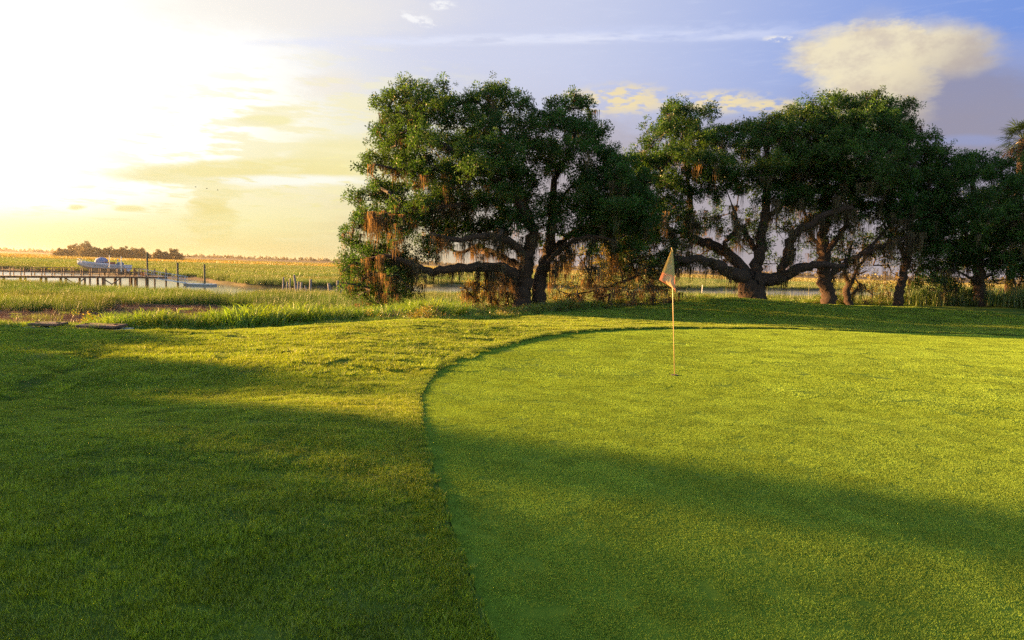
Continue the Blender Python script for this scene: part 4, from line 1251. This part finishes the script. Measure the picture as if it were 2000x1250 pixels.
# pale diagonal print in the lower band and a grey mark in the upper one
du = mth('SUBTRACT', au_.outputs['Fac'], 0.62); dv = mth('SUBTRACT', at_.outputs['Fac'], 0.78)
e1 = mth('LESS_THAN', mth('ADD', mth('MULTIPLY', mth('MULTIPLY', du, du), 14.0), mth('MULTIPLY', mth('MULTIPLY', dv, dv), 90.0)), 1.0)
c1 = rgbmix(nt, mth('MULTIPLY', e1, 0.75), c1, (0.70, 0.55, 0.32))
du = mth('SUBTRACT', au_.outputs['Fac'], 0.5); dv = mth('SUBTRACT', at_.outputs['Fac'], 0.45)
e2 = mth('LESS_THAN', mth('ADD', mth('MULTIPLY', mth('MULTIPLY', du, du), 16.0), mth('MULTIPLY', mth('MULTIPLY', dv, dv), 160.0)), 1.0)
c1 = rgbmix(nt, mth('MULTIPLY', e2, 0.45), c1, (0.42, 0.40, 0.30))
df = N(nt, 'ShaderNodeBsdfDiffuse'); tr = N(nt, 'ShaderNodeBsdfTranslucent'); mx = N(nt, 'ShaderNodeMixShader'); mx.inputs[0].default_value = .45
nt.links.new(c1, df.inputs[0]); nt.links.new(c1, tr.inputs[0]); nt.links.new(df.outputs[0], mx.inputs[1]); nt.links.new(tr.outputs[0], mx.inputs[2]); nt.links.new(mx.outputs[0], out.inputs[0])
nu, nv = 22, 30
kx = fb.y / FPX
V, F_, fu, fv = [], [], [], []
dn = (fb - ftop).normalized(); rt = Vector((1, 0, 0)); fw = Vector((0, 1, 0))
for j in range(nv + 1):
    v = j / nv
    # left edge runs from the tip down to the free corner; right edge just past the pole
    left = -0.01 - 0.205 * min(1, v / .84) if v < .84 else -0.215 + (v - .84) / .16 * .17
    right = 0.012 + 0.035 * v if v < .9 else 0.04
    dwn = .012 + v * (.60 if True else 0)
    for i in range(nu + 1):
        u = i / nu
        x = left + (right - left) * u
        fold = .032 * math.sin(u * 5 + 1.2 * v) * (0.3 + v) * (1 - .3 * u) + .005 * math.sin(u * 17 + v * 5) * v
        dz_ = dwn + (.10 * (u) ** 1.5 * v if v > 0 else 0)
        p = ftop + dn * dz_ + rt * x + fw * (fold - .015)
        V.append(tuple(p)); fu.append(u); fv.append(v - .10 * (1 - u) * 0)
for j in range(nv):
    for i in range(nu):
        a = j * (nu + 1) + i; F_.append((a, a + 1, a + nu + 2, a + nu + 1))
me = fastmesh('flag', np.array(V), np.array(F_), mf, {'fu': fu, 'fv': fv})
me.transform(Matrix.Translation(fb).inverted())
fo = link(bpy.data.objects.new('flag', me), st)
sol = fo.modifiers.new('thick', 'SOLIDIFY'); sol.thickness = .0015
fo['label'] = 'limp yellow green flag with an orange lower band'

# ================================================================== pier
DZ = -1.25
PA, PB = Vector((-62.6, 83.0, DZ)), Vector((-53.6, 98.0, DZ))
PD = (PB - PA).normalized(); PL = (PB - PA).length; PN = Vector((-PD.y, PD.x, 0))
if PN.y > 0: PN = -PN           # towards the camera
pier = empty('wooden_pier', PA, 'long wooden pier with handrails crossing the creek at the left', 'pier')
W2 = .9
S0 = -12.0
nb_ = int((PL - S0) / .145)
plank_me = None
for i in range(nb_):
    s = S0 + i * .145
    if plank_me is None:
        mb = MB(); mb.box((0, 0, 0), (.135, 2 * W2 + .1, .04)); plank_me = mb.mesh('plank', M['wood'])
    o = bpy.data.objects.new('plank', plank_me)
    if nb_ - i > 290: continue
    p = PA + PD * s + Vector((0, 0, random.uniform(-.004, .004)))
    o.location = p - PA; o.rotation_euler = (0, 0, math.atan2(PD.y, PD.x)); link(o, pier)
for sgn in (-1, 1):
    off = PN * (W2 - .1) * sgn
    mb = MB(); mb.bar(PA + PD * S0 + off - Vector((0, 0, .14)), PB + off - Vector((0, 0, .14)), .07, .22); mb.build('joist', M['wood_dark'], pier)
    off = PN * (W2 + .02) * sgn
    mb = MB(); mb.bar(PA + PD * S0 + off + Vector((0, 0, 1.08)), PB + off + Vector((0, 0, 1.08)), .14, .045); mb.build('handrail', M['wood_dark'], pier)
    mb = MB(); mb.bar(PA + PD * S0 + off + Vector((0, 0, .55)), PB + off + Vector((0, 0, .55)), .04, .12); mb.build('mid_rail', M['wood_dark'], pier)
    s = S0
    while s <= PL + .01:
        p = PA + PD * s + off
        mb = MB(); mb.box(p + Vector((0, 0, .5)), (.10, .10, 1.12), Matrix.Rotation(math.atan2(PD.y, PD.x), 3, 'Z')); mb.build('rail_post', M['wood_dark'], pier)
        s += 1.17
    s = S0 + .6; i = 0
    while s <= PL + .01:
        p = PA + PD * s + PN * (W2 - .25) * sgn
        mb = MB(); mb.tube([p + Vector((0, 0, -.25)), p + Vector((0, 0, -3.2))], [.15, .16], 10, True, .04); mb.build('piling', M['wood_dark'], pier)
        if sgn == 1 and s > PL * .35:
            q = p + PD * 2.34
            if i % 2 == 0 and s + 2.3 <= PL:
                mb = MB(); mb.bar(p + Vector((0, 0, -.3)) , p.lerp(q, .55) + Vector((0, 0, -1.15)), .05, .14); mb.build('brace', M['wood_dark'], pier)
                mb = MB(); mb.bar(q + Vector((0, 0, -.3)) + PN * .06, p.lerp(q, .45) + Vector((0, 0, -1.15)) + PN * .06, .05, .14); mb.build('brace', M['wood_dark'], pier)
        s += 2.34; i += 1
# pierhead platform with a lattice gate
PH = PB + PD * 1.6
mb = MB(); mb.box(PH + Vector((0, 0, -.01)), (3.4, 3.0, .05), Matrix.Rotation(math.atan2(PD.y, PD.x), 3, 'Z')); mb.build('pierhead_deck', M['wood'], pier)
for a in (-1.4, 1.4):
    for b_ in (-1.5, 1.5):
        p = PH + PD * b_ + PN * a
        mb = MB(); mb.tube([p + Vector((0, 0, 1.1 if a < 0 or b_ > 0 else .2)), p - Vector((0, 0, 2.2))], [.11, .13], 8); mb.build('piling', M['wood_dark'], pier)
mb = MB(); mb.box(PH + Vector((0, 0, -.16)), (3.3, 2.9, .2), Matrix.Rotation(math.atan2(PD.y, PD.x), 3, 'Z')); mb.build('joist', M['wood_dark'], pier)
for z_, h_ in ((1.08, .05), (.55, .1)):
    mb = MB(); mb.bar(PB - PN * 1.45 + Vector((0, 0, z_)), PH + PD * 1.6 - PN * 1.45 + Vector((0, 0, z_)), .08, h_); mb.build('handrail', M['wood_dark'], pier)
gp = at(262, 540, 98.5); gp.z = DZ
for s_ in range(5):
    mb = MB(); mb.box(gp + Vector((s_ * .2, 0, .56)), (.07, .05, 1.15)); mb.build('gate_slat', M['wood_dark'], pier)
for (q0, q1) in (((0, .1), (.8, .9)), ((0, .9), (.8, .1)), ((0, 1.1), (.8, 1.1))):
    mb = MB(); mb.bar(gp + Vector((q0[0], .04, q0[1])), gp + Vector((q1[0], .04, q1[1])), .04, .07); mb.build('gate_brace', M['wood_dark'], pier)
ob = at(279, 536, 99.0); ob.z = DZ + .03
mb = MB(); mb.box((0, 0, .24), (.55, .4, .44)); mb.box((0, 0, .49), (.6, .45, .06)); 
mb.v = [tuple(Vector(v_) + ob) for v_ in mb.v]
tag(mb.build('dock_box', M['orange']), 'small orange box at the creek end of the pier beside the gangway', 'box')

# tall mooring piles
def pile(px, ytop, Yp, r_, lab, name='mooring_pile', mat='pile_green', lean=0.0, cat='piling', grp=None, zb=-3.1):
    t_ = at(px, ytop, Yp); b_ = Vector((t_.x + lean, Yp + .1, zb))
    mb = MB(); mb.tube([b_, b_.lerp(t_, .5), t_ - Vector((0, 0, .03)), t_], [r_ * 1.05, r_, r_, r_ * .7], 10, True, .05)
    base_ = Vector((b_.x, b_.y, zb))
    mb.v = [tuple(Vector(v_) - base_) for v_ in mb.v]
    o = mb.build(name, M[mat]); o.location = base_
    return tag(o, lab, cat, grp)
g_ = 'tall piles holding the floating dock'
pile(287, 493, 100, .15, 'tallest round mooring pile, beside the top of the gangway', grp=g_)
pile(346.5, 513, 100.5, .16, 'greenish mooring pile at the foot of the gangway', grp=g_)
pile(399, 516, 101.5, .16, 'greenish mooring pile by the outer end of the floating dock', grp=g_)

# gangway
ga, gb = at(272, 541, 98.5), at(364, 554.5, 100.0); ga.z = DZ + .06; gb.z = WATER_Z + .42
gw = empty('gangway', ga, 'grey aluminium gangway with rails sloping from the pier to the floating dock', 'gangway')
gd = (gb - ga).normalized(); gn = Vector((-gd.y, gd.x, 0)).normalized()
mb = MB(); mb.bar(ga, gb, 1.1, .12); mb.build('walkway', M['alu'], gw)
for sgn in (-1, 1):
    o0 = gn * .55 * sgn
    mb = MB(); mb.tube([ga + o0 + Vector((0, 0, 1.0)), gb + o0 + Vector((0, 0, .95))], .028, 6); mb.build('handrail', M['alu'], gw)
    mb = MB(); mb.tube([ga + o0 + Vector((0, 0, .5)), gb + o0 + Vector((0, 0, .5))], .02, 6); mb.build('mid_rail', M['alu'], gw)
    for k in range(8):
        p = ga.lerp(gb, k / 7) + o0
        mb = MB(); mb.tube([p, p + Vector((0, 0, 1.0))], .024, 6); mb.build('rail_post', M['alu'], gw)
fd = empty('floating_dock', gb, 'low pale floating dock at the end of the gangway', 'dock')
f0, f1 = at(362, 556, 100.8), at(421, 558, 101.5); f0.z = f1.z = WATER_Z + .30
mb = MB(); mb.bar(f0, f1, 2.0, .10); mb.build('deck', M['alu'], fd)
mb = MB(); mb.bar(f0 - Vector((0, 0, .2)), f1 - Vector((0, 0, .2)), 1.8, .28); mb.build('float', M['concrete'], fd)
for t in (.05, .35, .65, .95):
    p = f0.lerp(f1, t) - Vector((0, .9, 0)); mb = MB(); mb.box(p + Vector((0, 0, .1)), (.08, .08, .14)); mb.build('cleat', M['alu'], fd)
for x_ in (356, 360.5):
    p = at(x_, 554, 99.6); p.z = WATER_Z + .35
    mb = MB(); mb.tube([p, p + Vector((0, 0, .95))], .03, 6); mb.build('rail_post', M['alu'], fd)

# ================================================================== boat on its lift
BY = 106.0
bow, stern = at(151, 512.5, BY), at(251, 523.5, BY + .6)
L_ = (stern - bow).length; bd = (bow - stern); bd.z = 0; bd.normalize(); bs = Vector((-bd.y, bd.x, 0))
cz = at(200, 515.5, BY).z            # gunwale height amidships
boat = empty('motor_boat', stern, 'pale blue motor boat raised on a boat lift behind the pier', 'boat')
stn = []
ns_ = 15
for i in range(ns_):
    t = i / (ns_ - 1)            # 0 stern .. 1 bow
    hw = 1.2 * (1 - max(0, (t - .35) / .65) ** 2.4) + .03
    sheer = cz - .12 + .5 * t ** 2 
    keel = cz - 1.12 + (.95 * max(0, (t - .6) / .4) ** 2.0)
    chine = cz - .72 + (.70 * max(0, (t - .5) / .5) ** 1.7)
    c0 = stern + bd * (L_ * t); c0.z = 0
    fl = .82 - .25 * t
    stn.append([c0 + bs * hw + Vector((0, 0, sheer)), c0 + bs * hw * fl + Vector((0, 0, min(chine, sheer - .05))), c0 + Vector((0, 0, min(keel, sheer - .1))),
                c0 - bs * hw * fl + Vector((0, 0, min(chine, sheer - .05))), c0 - bs * hw + Vector((0, 0, sheer))])
def strip(a, b_, closed=None):
    mb = MB()
    for s_ in stn: mb.v += [tuple(s_[a]), tuple(s_[b_])]
    for i in range(ns_ - 1): mb.f.append((2 * i, 2 * i + 1, 2 * i + 3, 2 * i + 2))
    return mb
mb = strip(0, 1); m2_ = strip(3, 4); mb.add(m2_.v, m2_.f); mb.add(stn[0], [(0, 1, 2, 3, 4)]); mb.build('hull_side', M['gel'], boat)
mb = strip(1, 2); m2_ = strip(2, 3); mb.add(m2_.v, m2_.f); mb.build('hull_bottom', M['hull_dark'], boat)
mb = MB()
for s_ in stn: mb.v += [tuple(s_[0] + Vector((0, 0, -.22))), tuple(s_[4] + Vector((0, 0, -.22)))]
for i in range(ns_ - 1): mb.f.append((2 * i, 2 * i + 1, 2 * i + 3, 2 * i + 2))
mb.build('cockpit_floor', M['gel'], boat)
for q in (0, 4):
    mb = MB(); mb.tube([s_[q] + Vector((0, 0, .02)) for s_ in stn], .05, 6); mb.build('rub_rail', M['gel'], boat)
mb = MB(); mb.tube([stn[-3][0] + Vector((0, 0, .05)), stn[-2][0] + Vector((0, 0, .3)), stn[-1][0] + Vector((0, 0, .38)), stn[-2][4] + Vector((0, 0, .3)), stn[-3][4] + Vector((0, 0, .05))], .022, 6); mb.build('bow_rail', M['white_pipe'], boat)
# covered console: rounded canvas mound
def mound(c0, lx, ly, lz, name, mat, parent, seed=0):
    bm = bmesh.new(); bmesh.ops.create_icosphere(bm, subdivisions=3, radius=1)
    rng = random.Random(seed)
    for v_ in bm.verts:
        x, y, z = v_.co
        w_ = 1 + .07 * math.sin(7 * x + seed) * math.cos(6 * z + y * 4)
        z = max(z, -.55)
        v_.co = Vector((x * abs(x) ** -.25 if abs(x) > 1e-3 else x, y * abs(y) ** -.25 if abs(y) > 1e-3 else y, z)) * w_
        p = bd * v_.co.x * lx + bs * v_.co.y * ly + Vector((0, 0, v_.co.z * lz))
        v_.co = p + c0
    me = bpy.data.meshes.new(name); bm.to_mesh(me); bm.free(); me.materials.append(M[mat]); me.shade_smooth()
    me.transform(pmat(parent).inverted()); return link(bpy.data.objects.new(name, me), parent)
def bat(px, py): 
    p = at(px, py, BY + .3); return p
mound(bat(198, 509.5), .85, .75, .55, 'console_cover', 'canvas', boat, 2)
c0 = bat(216, 515); mb = MB(); mb.box(c0 + Vector((0, 0, .0)), (.95, .9, .55), Matrix.Rotation(math.atan2(bd.y, bd.x), 3, 'Z')); mb.build('leaning_seat', M['redbrown'], boat)
c0 = bat(203, 516); mb = MB(); mb.box(c0, (2.0, 1.4, .35), Matrix.Rotation(math.atan2(bd.y, bd.x), 3, 'Z')); mb.build('console_base', M['gel'], boat)
for q, pxm in enumerate((230, 240)):
    mo = mound(bat(pxm, 516.5) + bs * (.35 if q else -.35), .33, .25, .38, 'outboard_motor', 'motor', boat, 5 + q)
    c0 = bat(pxm + 3, 523) + bs * (.35 if q else -.35)
    mb = MB(); mb.box(c0, (.22, .2, 1.0)); o = mb.build('motor_leg', M['motor'], boat)
mb = MB(); c0 = bat(230, 510); mb.tube([c0, c0 + Vector((0, 0, .35))], .09, 6); mb.build('antenna_base', M['gel'], boat)
# lift
lift = empty('boat_lift', (bow.x + 5, BY, WATER_Z), 'boat lift cradle with two white guide poles under the motor boat', 'boat lift')
for px in (213.5, 236.5):
    t_ = at(px, 499 if px < 220 else 501, BY - 1.6); 
    mb = MB(); mb.tube([Vector((t_.x, t_.y, cz - 1.25)), t_], .055, 8); mb.build('guide_pole', M['white_pipe'], lift)
for px in (190, 240):
    p = at(px, 528, BY); p.z = cz - 1.3
    mb = MB(); mb.bar(p - Vector((0, 1.8, 0)), p + Vector((0, 1.8, 0)), .18, .22); mb.build('cradle_beam', M['wood_dark'], lift)
    for s_ in (-1.9, 1.9):
        mb = MB(); mb.tube([p + Vector((0, s_, .3)), Vector((p.x, p.y + s_, -3.1))], [.14, .15], 8); mb.build('piling', M['wood_dark'], lift)
for s_ in (-.6, .6):
    a_, b_ = at(183, 528, BY), at(247, 530, BY); a_.z = b_.z = cz - 1.16
    mb = MB(); mb.bar(a_ + Vector((0, s_, 0)), b_ + Vector((0, s_, 0)), .14, .14); mb.build('bunk', M['wood'], lift)

# ================================================================== old broken piles in the creek
OLD = [(554,541,97,'first'),(561,550,95,''),(566.5,544,93,''),(574.5,536.5,91,''),(583,550,89,''),(589,551,84,''),(596,558,82,''),(607,545.5,80,''),
       (616,566,78,''),(642,553,70,''),(648.5,572,68,''),(659.5,548,65,''),(665.5,566,63,''),(669.5,580,62,'')]
ol = ['farthest of the old grey piles in the marsh', 'short second pile from the far end of the old pile row', 'thin third pile from the far end of the old pile row',
      'tall crooked forked old pile among the far cluster', 'stubby pile just right of the crooked forked one', 'short pile left of the tilted stump in the old row',
      'tilted stump in the middle of the old pile row', 'tall lone grey pile in the middle of the old row', 'low leaning stump at the edge of the golden pool',
      'paired grey pile with a pale top, standing in the golden pool', 'short dark stub between the two tall piles in the golden pool',
      'tallest old pile in the golden pool, near the oak foliage', 'dark old pile touching the left oak foliage', 'shortest, nearest stub of the old pile row']
for (q, lab) in zip(OLD, ol):
    pile(q[0], q[1], q[2], random.uniform(.10, .15), lab, 'old_pile', 'old_pile', random.uniform(-.35, .35), 'piling', 'old broken piles of a vanished dock')
t0_ = at(584, 566, 86); t1_ = at(662, 565, 66); t0_.z = -1.9; t1_.z = -1.55

# ================================================================== marker posts, boardwalk at the right
def marker(px, yt, Yp, lab, mat='white_pipe', r_=.05):
    return pile(px, yt, Yp, r_, lab, 'marker_post', mat, 0, 'post', 'marker posts in the marsh')
marker(1372, 556, 128, 'thin white marker post standing in the creek right of the flag')
marker(1581, 554, 190, 'thin dark marker post in the marsh left of the straight oak trunk', 'pile_green', .08)
bw = empty('boardwalk', (118, 170, -1.2), 'sunlit wooden boardwalk crossing the marsh at the far right', 'boardwalk')
b0, b1 = at(1905, 574, 168), at(2120, 580, 178); b0.z = b1.z = -.95
mb = MB(); mb.bar(b0, b1, 1.6, .25); mb.build('deck', M['wood'], bw)
nbw = int((b1 - b0).length / 2.4)
for h_ in (.5, 1.05):
    mb = MB(); mb.bar(b0 + Vector((0, -.8, h_)), b1 + Vector((0, -.8, h_)), .08, .16); mb.build('handrail', M['wood'], bw)
for i in range(nbw + 1):
    p = b0.lerp(b1, i / nbw) + Vector((0, -.8, 0))
    mb = MB(); mb.box(p + Vector((0, 0, -.4)), (.16, .16, 2.9)); mb.build('post', M['wood'], bw)

# ================================================================== utility pads on the bank
def pad(px, py, Yp, w, d_, label, rz, lid=(.62, .5)):
    p = at(px, py, Yp); zg = float(height(np.array([p.x]), np.array([Yp]))[0])
    z_ = max(p.z, zg + .13)
    root = empty('utility_pad', (p.x, Yp, zg), label, 'utility box', 'concrete utility pads on the bank', rz)
    bpy.context.view_layer.update()
    def part(nm, c_, sz, mt):
        mb = MB(); mb.box((0, 0, 0), sz); me = mb.mesh(nm, M[mt])
        bm = bmesh.new(); bm.from_mesh(me); bmesh.ops.bevel(bm, geom=list(bm.edges), offset=.012, segments=1, affect='EDGES'); bm.to_mesh(me); bm.free()
        o = link(bpy.data.objects.new(nm, me), root); o.location = c_; return o
    top = z_ - zg
    part('base', (0, 0, top / 2 - .15), (w, d_, top + .20), 'concrete')
    part('lid', (w * .02, .03, top + .02), (w * .80, d_ * .74, .06), 'rust')
    for s_ in (-.3, .3):
        part('lid_handle', (w * s_, .03, top + .062), (.12, .03, .025), 'rust')
pad(92, 645.0, 16.4, .78, .8, 'small low concrete pad with a rusty brown lid, left of the other pad', .1)
pad(197, 648.0, 16.3, 1.12, .9, 'larger low concrete pad with a thick brown lid beside the tall grass', .06)

# ================================================================== birds
for i, (a, b_, yy, lab) in enumerate([(382, 365.5, 120, 'leftmost of the three tiny birds gliding in front of the yellow cloud'),
                                      (404, 368.5, 124, 'middle one of the three tiny birds in front of the yellow cloud'),
                                      (425, 371.5, 118, 'rightmost of the three tiny birds in front of the yellow cloud')]):
    p = at(a, b_, yy)
    root = empty('bird', p, lab, 'bird', 'birds in front of the yellow cloud')
    mb = MB(); mb.tube([p + Vector((-.12, 0, 0)), p + Vector((-.05, 0, .01)), p + Vector((.08, 0, .03)), p + Vector((.13, 0, .02)), p + Vector((.16, 0, .015))], [.01, .03, .035, .02, .01], 8); mb.build('body', M['bird'], root, True)
    for s_ in (-1, 1):
        mb = MB(); mb.add([p + Vector((.08, 0, .04)), p + Vector((.12, .15 * s_, .08)), p + Vector((.0, .32 * s_, .06)), p + Vector((-.06, .15 * s_, .06)), p + Vector((-.05, 0, .03))], [(0, 1, 3, 4), (1, 2, 3)])
        o = mb.build('wing', M['bird'], root); sm = o.modifiers.new('t', 'SOLIDIFY'); sm.thickness = .015

# ================================================================== the tree island far out in the marsh
far_sprays = [leaf_spray('far_spray', 1.0, 60, 0.55, 0.4, M['far_leaf'], .8) for _ in range(3)]
ISL = [(128,486,12,'leftmost, broad low tree of the distant marsh island'),(140,478,14,'tall spiky topped tree at the left of the island'),(157,475,15,'tallest, densest crown of the marsh island'),
       (170,479,12,'rounded tree just right of the island\'s tallest crown'),(184,486,9,'low tree in the first dip of the island skyline'),(199,484,13,'wide flat topped tree left of the island centre'),
       (214,484,12,'wide flat topped tree above the boat console'),(228,487,9,'low crown in the middle of the island'),(236,482,8,'small round crown standing proud right of the island centre'),
       (250,485,9,'slim tree between two round crowns on the island'),(258,488,9,'low bushy tree on the island right of the slim one'),(272,486,9,'rounded tree just left of the tallest mooring pile'),
       (284,490,7,'low tree behind the tallest mooring pile'),(301,490,9,'flat crown on the thin right part of the island'),(314,493,7,'lowest tree in the gap near the island\'s right end'),
       (329,487,9,'rightmost round tree of the distant marsh island'),(341,496,6,'last small bush off the right end of the island')]
IY = 620.0
for (a, yt, rpx, lab) in ISL:
    yb = 491 + .031 * a + 7
    top = at(a, yt, IY); wid = rpx / FPX * IY; z0 = -2.0; Hh = top.z - z0
    root = empty('island_tree', (top.x, IY + random.uniform(-12, 12), z0), lab, 'tree', 'trees on the distant marsh island')
    c0 = root.location
    mb = MB(); mb.tube([c0 - Vector((0, 0, .5)), c0 + Vector((.3, 0, Hh * .45)), c0 + Vector((0, 0, Hh * .8))], [.4, .3, .12], 7); mb.build('trunk', M['twigbark'], root, True)
    n_ = int(34 + rpx * 3)
    P_ = []
    for k in range(n_):
        d_ = R.normal(0, 1, 3); d_ /= np.linalg.norm(d_); q = R.uniform(.3, 1) ** .4
        lob = 1 + .22 * math.sin(5 * math.atan2(d_[2], d_[0]) + a)
        P_.append((c0.x + d_[0] * q * wid * lob * 1.15, c0.y + d_[1] * q * wid, c0.z + Hh * .52 + d_[2] * q * (Hh * .47) * lob))
    for k in range(26): P_.append((c0.x + R.uniform(-1, 1) * wid * 2.1, c0.y + R.normal(0, 2), c0.z + R.uniform(0, 1) ** 1.5 * Hh * .6))
    s_ = R.uniform(.7, 1.4, len(P_)) * (.9 + rpx / 24)
    scatter('crown', P_, R.uniform(-pi, pi, (len(P_), 3)), np.stack([s_, s_, s_], 1), R.integers(0, 3, len(P_)), far_sprays, root)
# far shore woods: one mass on the horizon
n_ = 3600
x = R.uniform(-1900, 2300, n_); y = R.uniform(1600, 1760, n_); z = 0.5 + R.uniform(0, 1, n_) * (2.0 + 3.0 * fbm(x / 150, y / 900, 200, 4) + 2.5 * npss(200, 900, x))
s_ = R.uniform(2.5, 5, n_)
scatter('far_shore_woods', np.stack([x, y, z], 1), R.uniform(-pi, pi, (n_, 3)), np.stack([s_ * 2, s_, s_ * .5], 1) , R.integers(0, 3, n_), far_sprays)
# ================================================================== haze: one closed box of pale air round everything
mh, nt, out = new_mat('haze')
pv = N(nt, 'ShaderNodeVolumePrincipled')
pv.inputs['Color'].default_value = (0.95, 0.86, 0.76, 1)
pv.inputs['Density'].default_value = 0.00008
pv.inputs['Anisotropy'].default_value = 0.78
nt.links.new(pv.outputs[0], out.inputs['Volume'])
mb = MB(); mb.box((0, 0, 4.5), (5400, 5400, 20)); hz = mb.build('haze', mh); hz['kind'] = 'stuff'
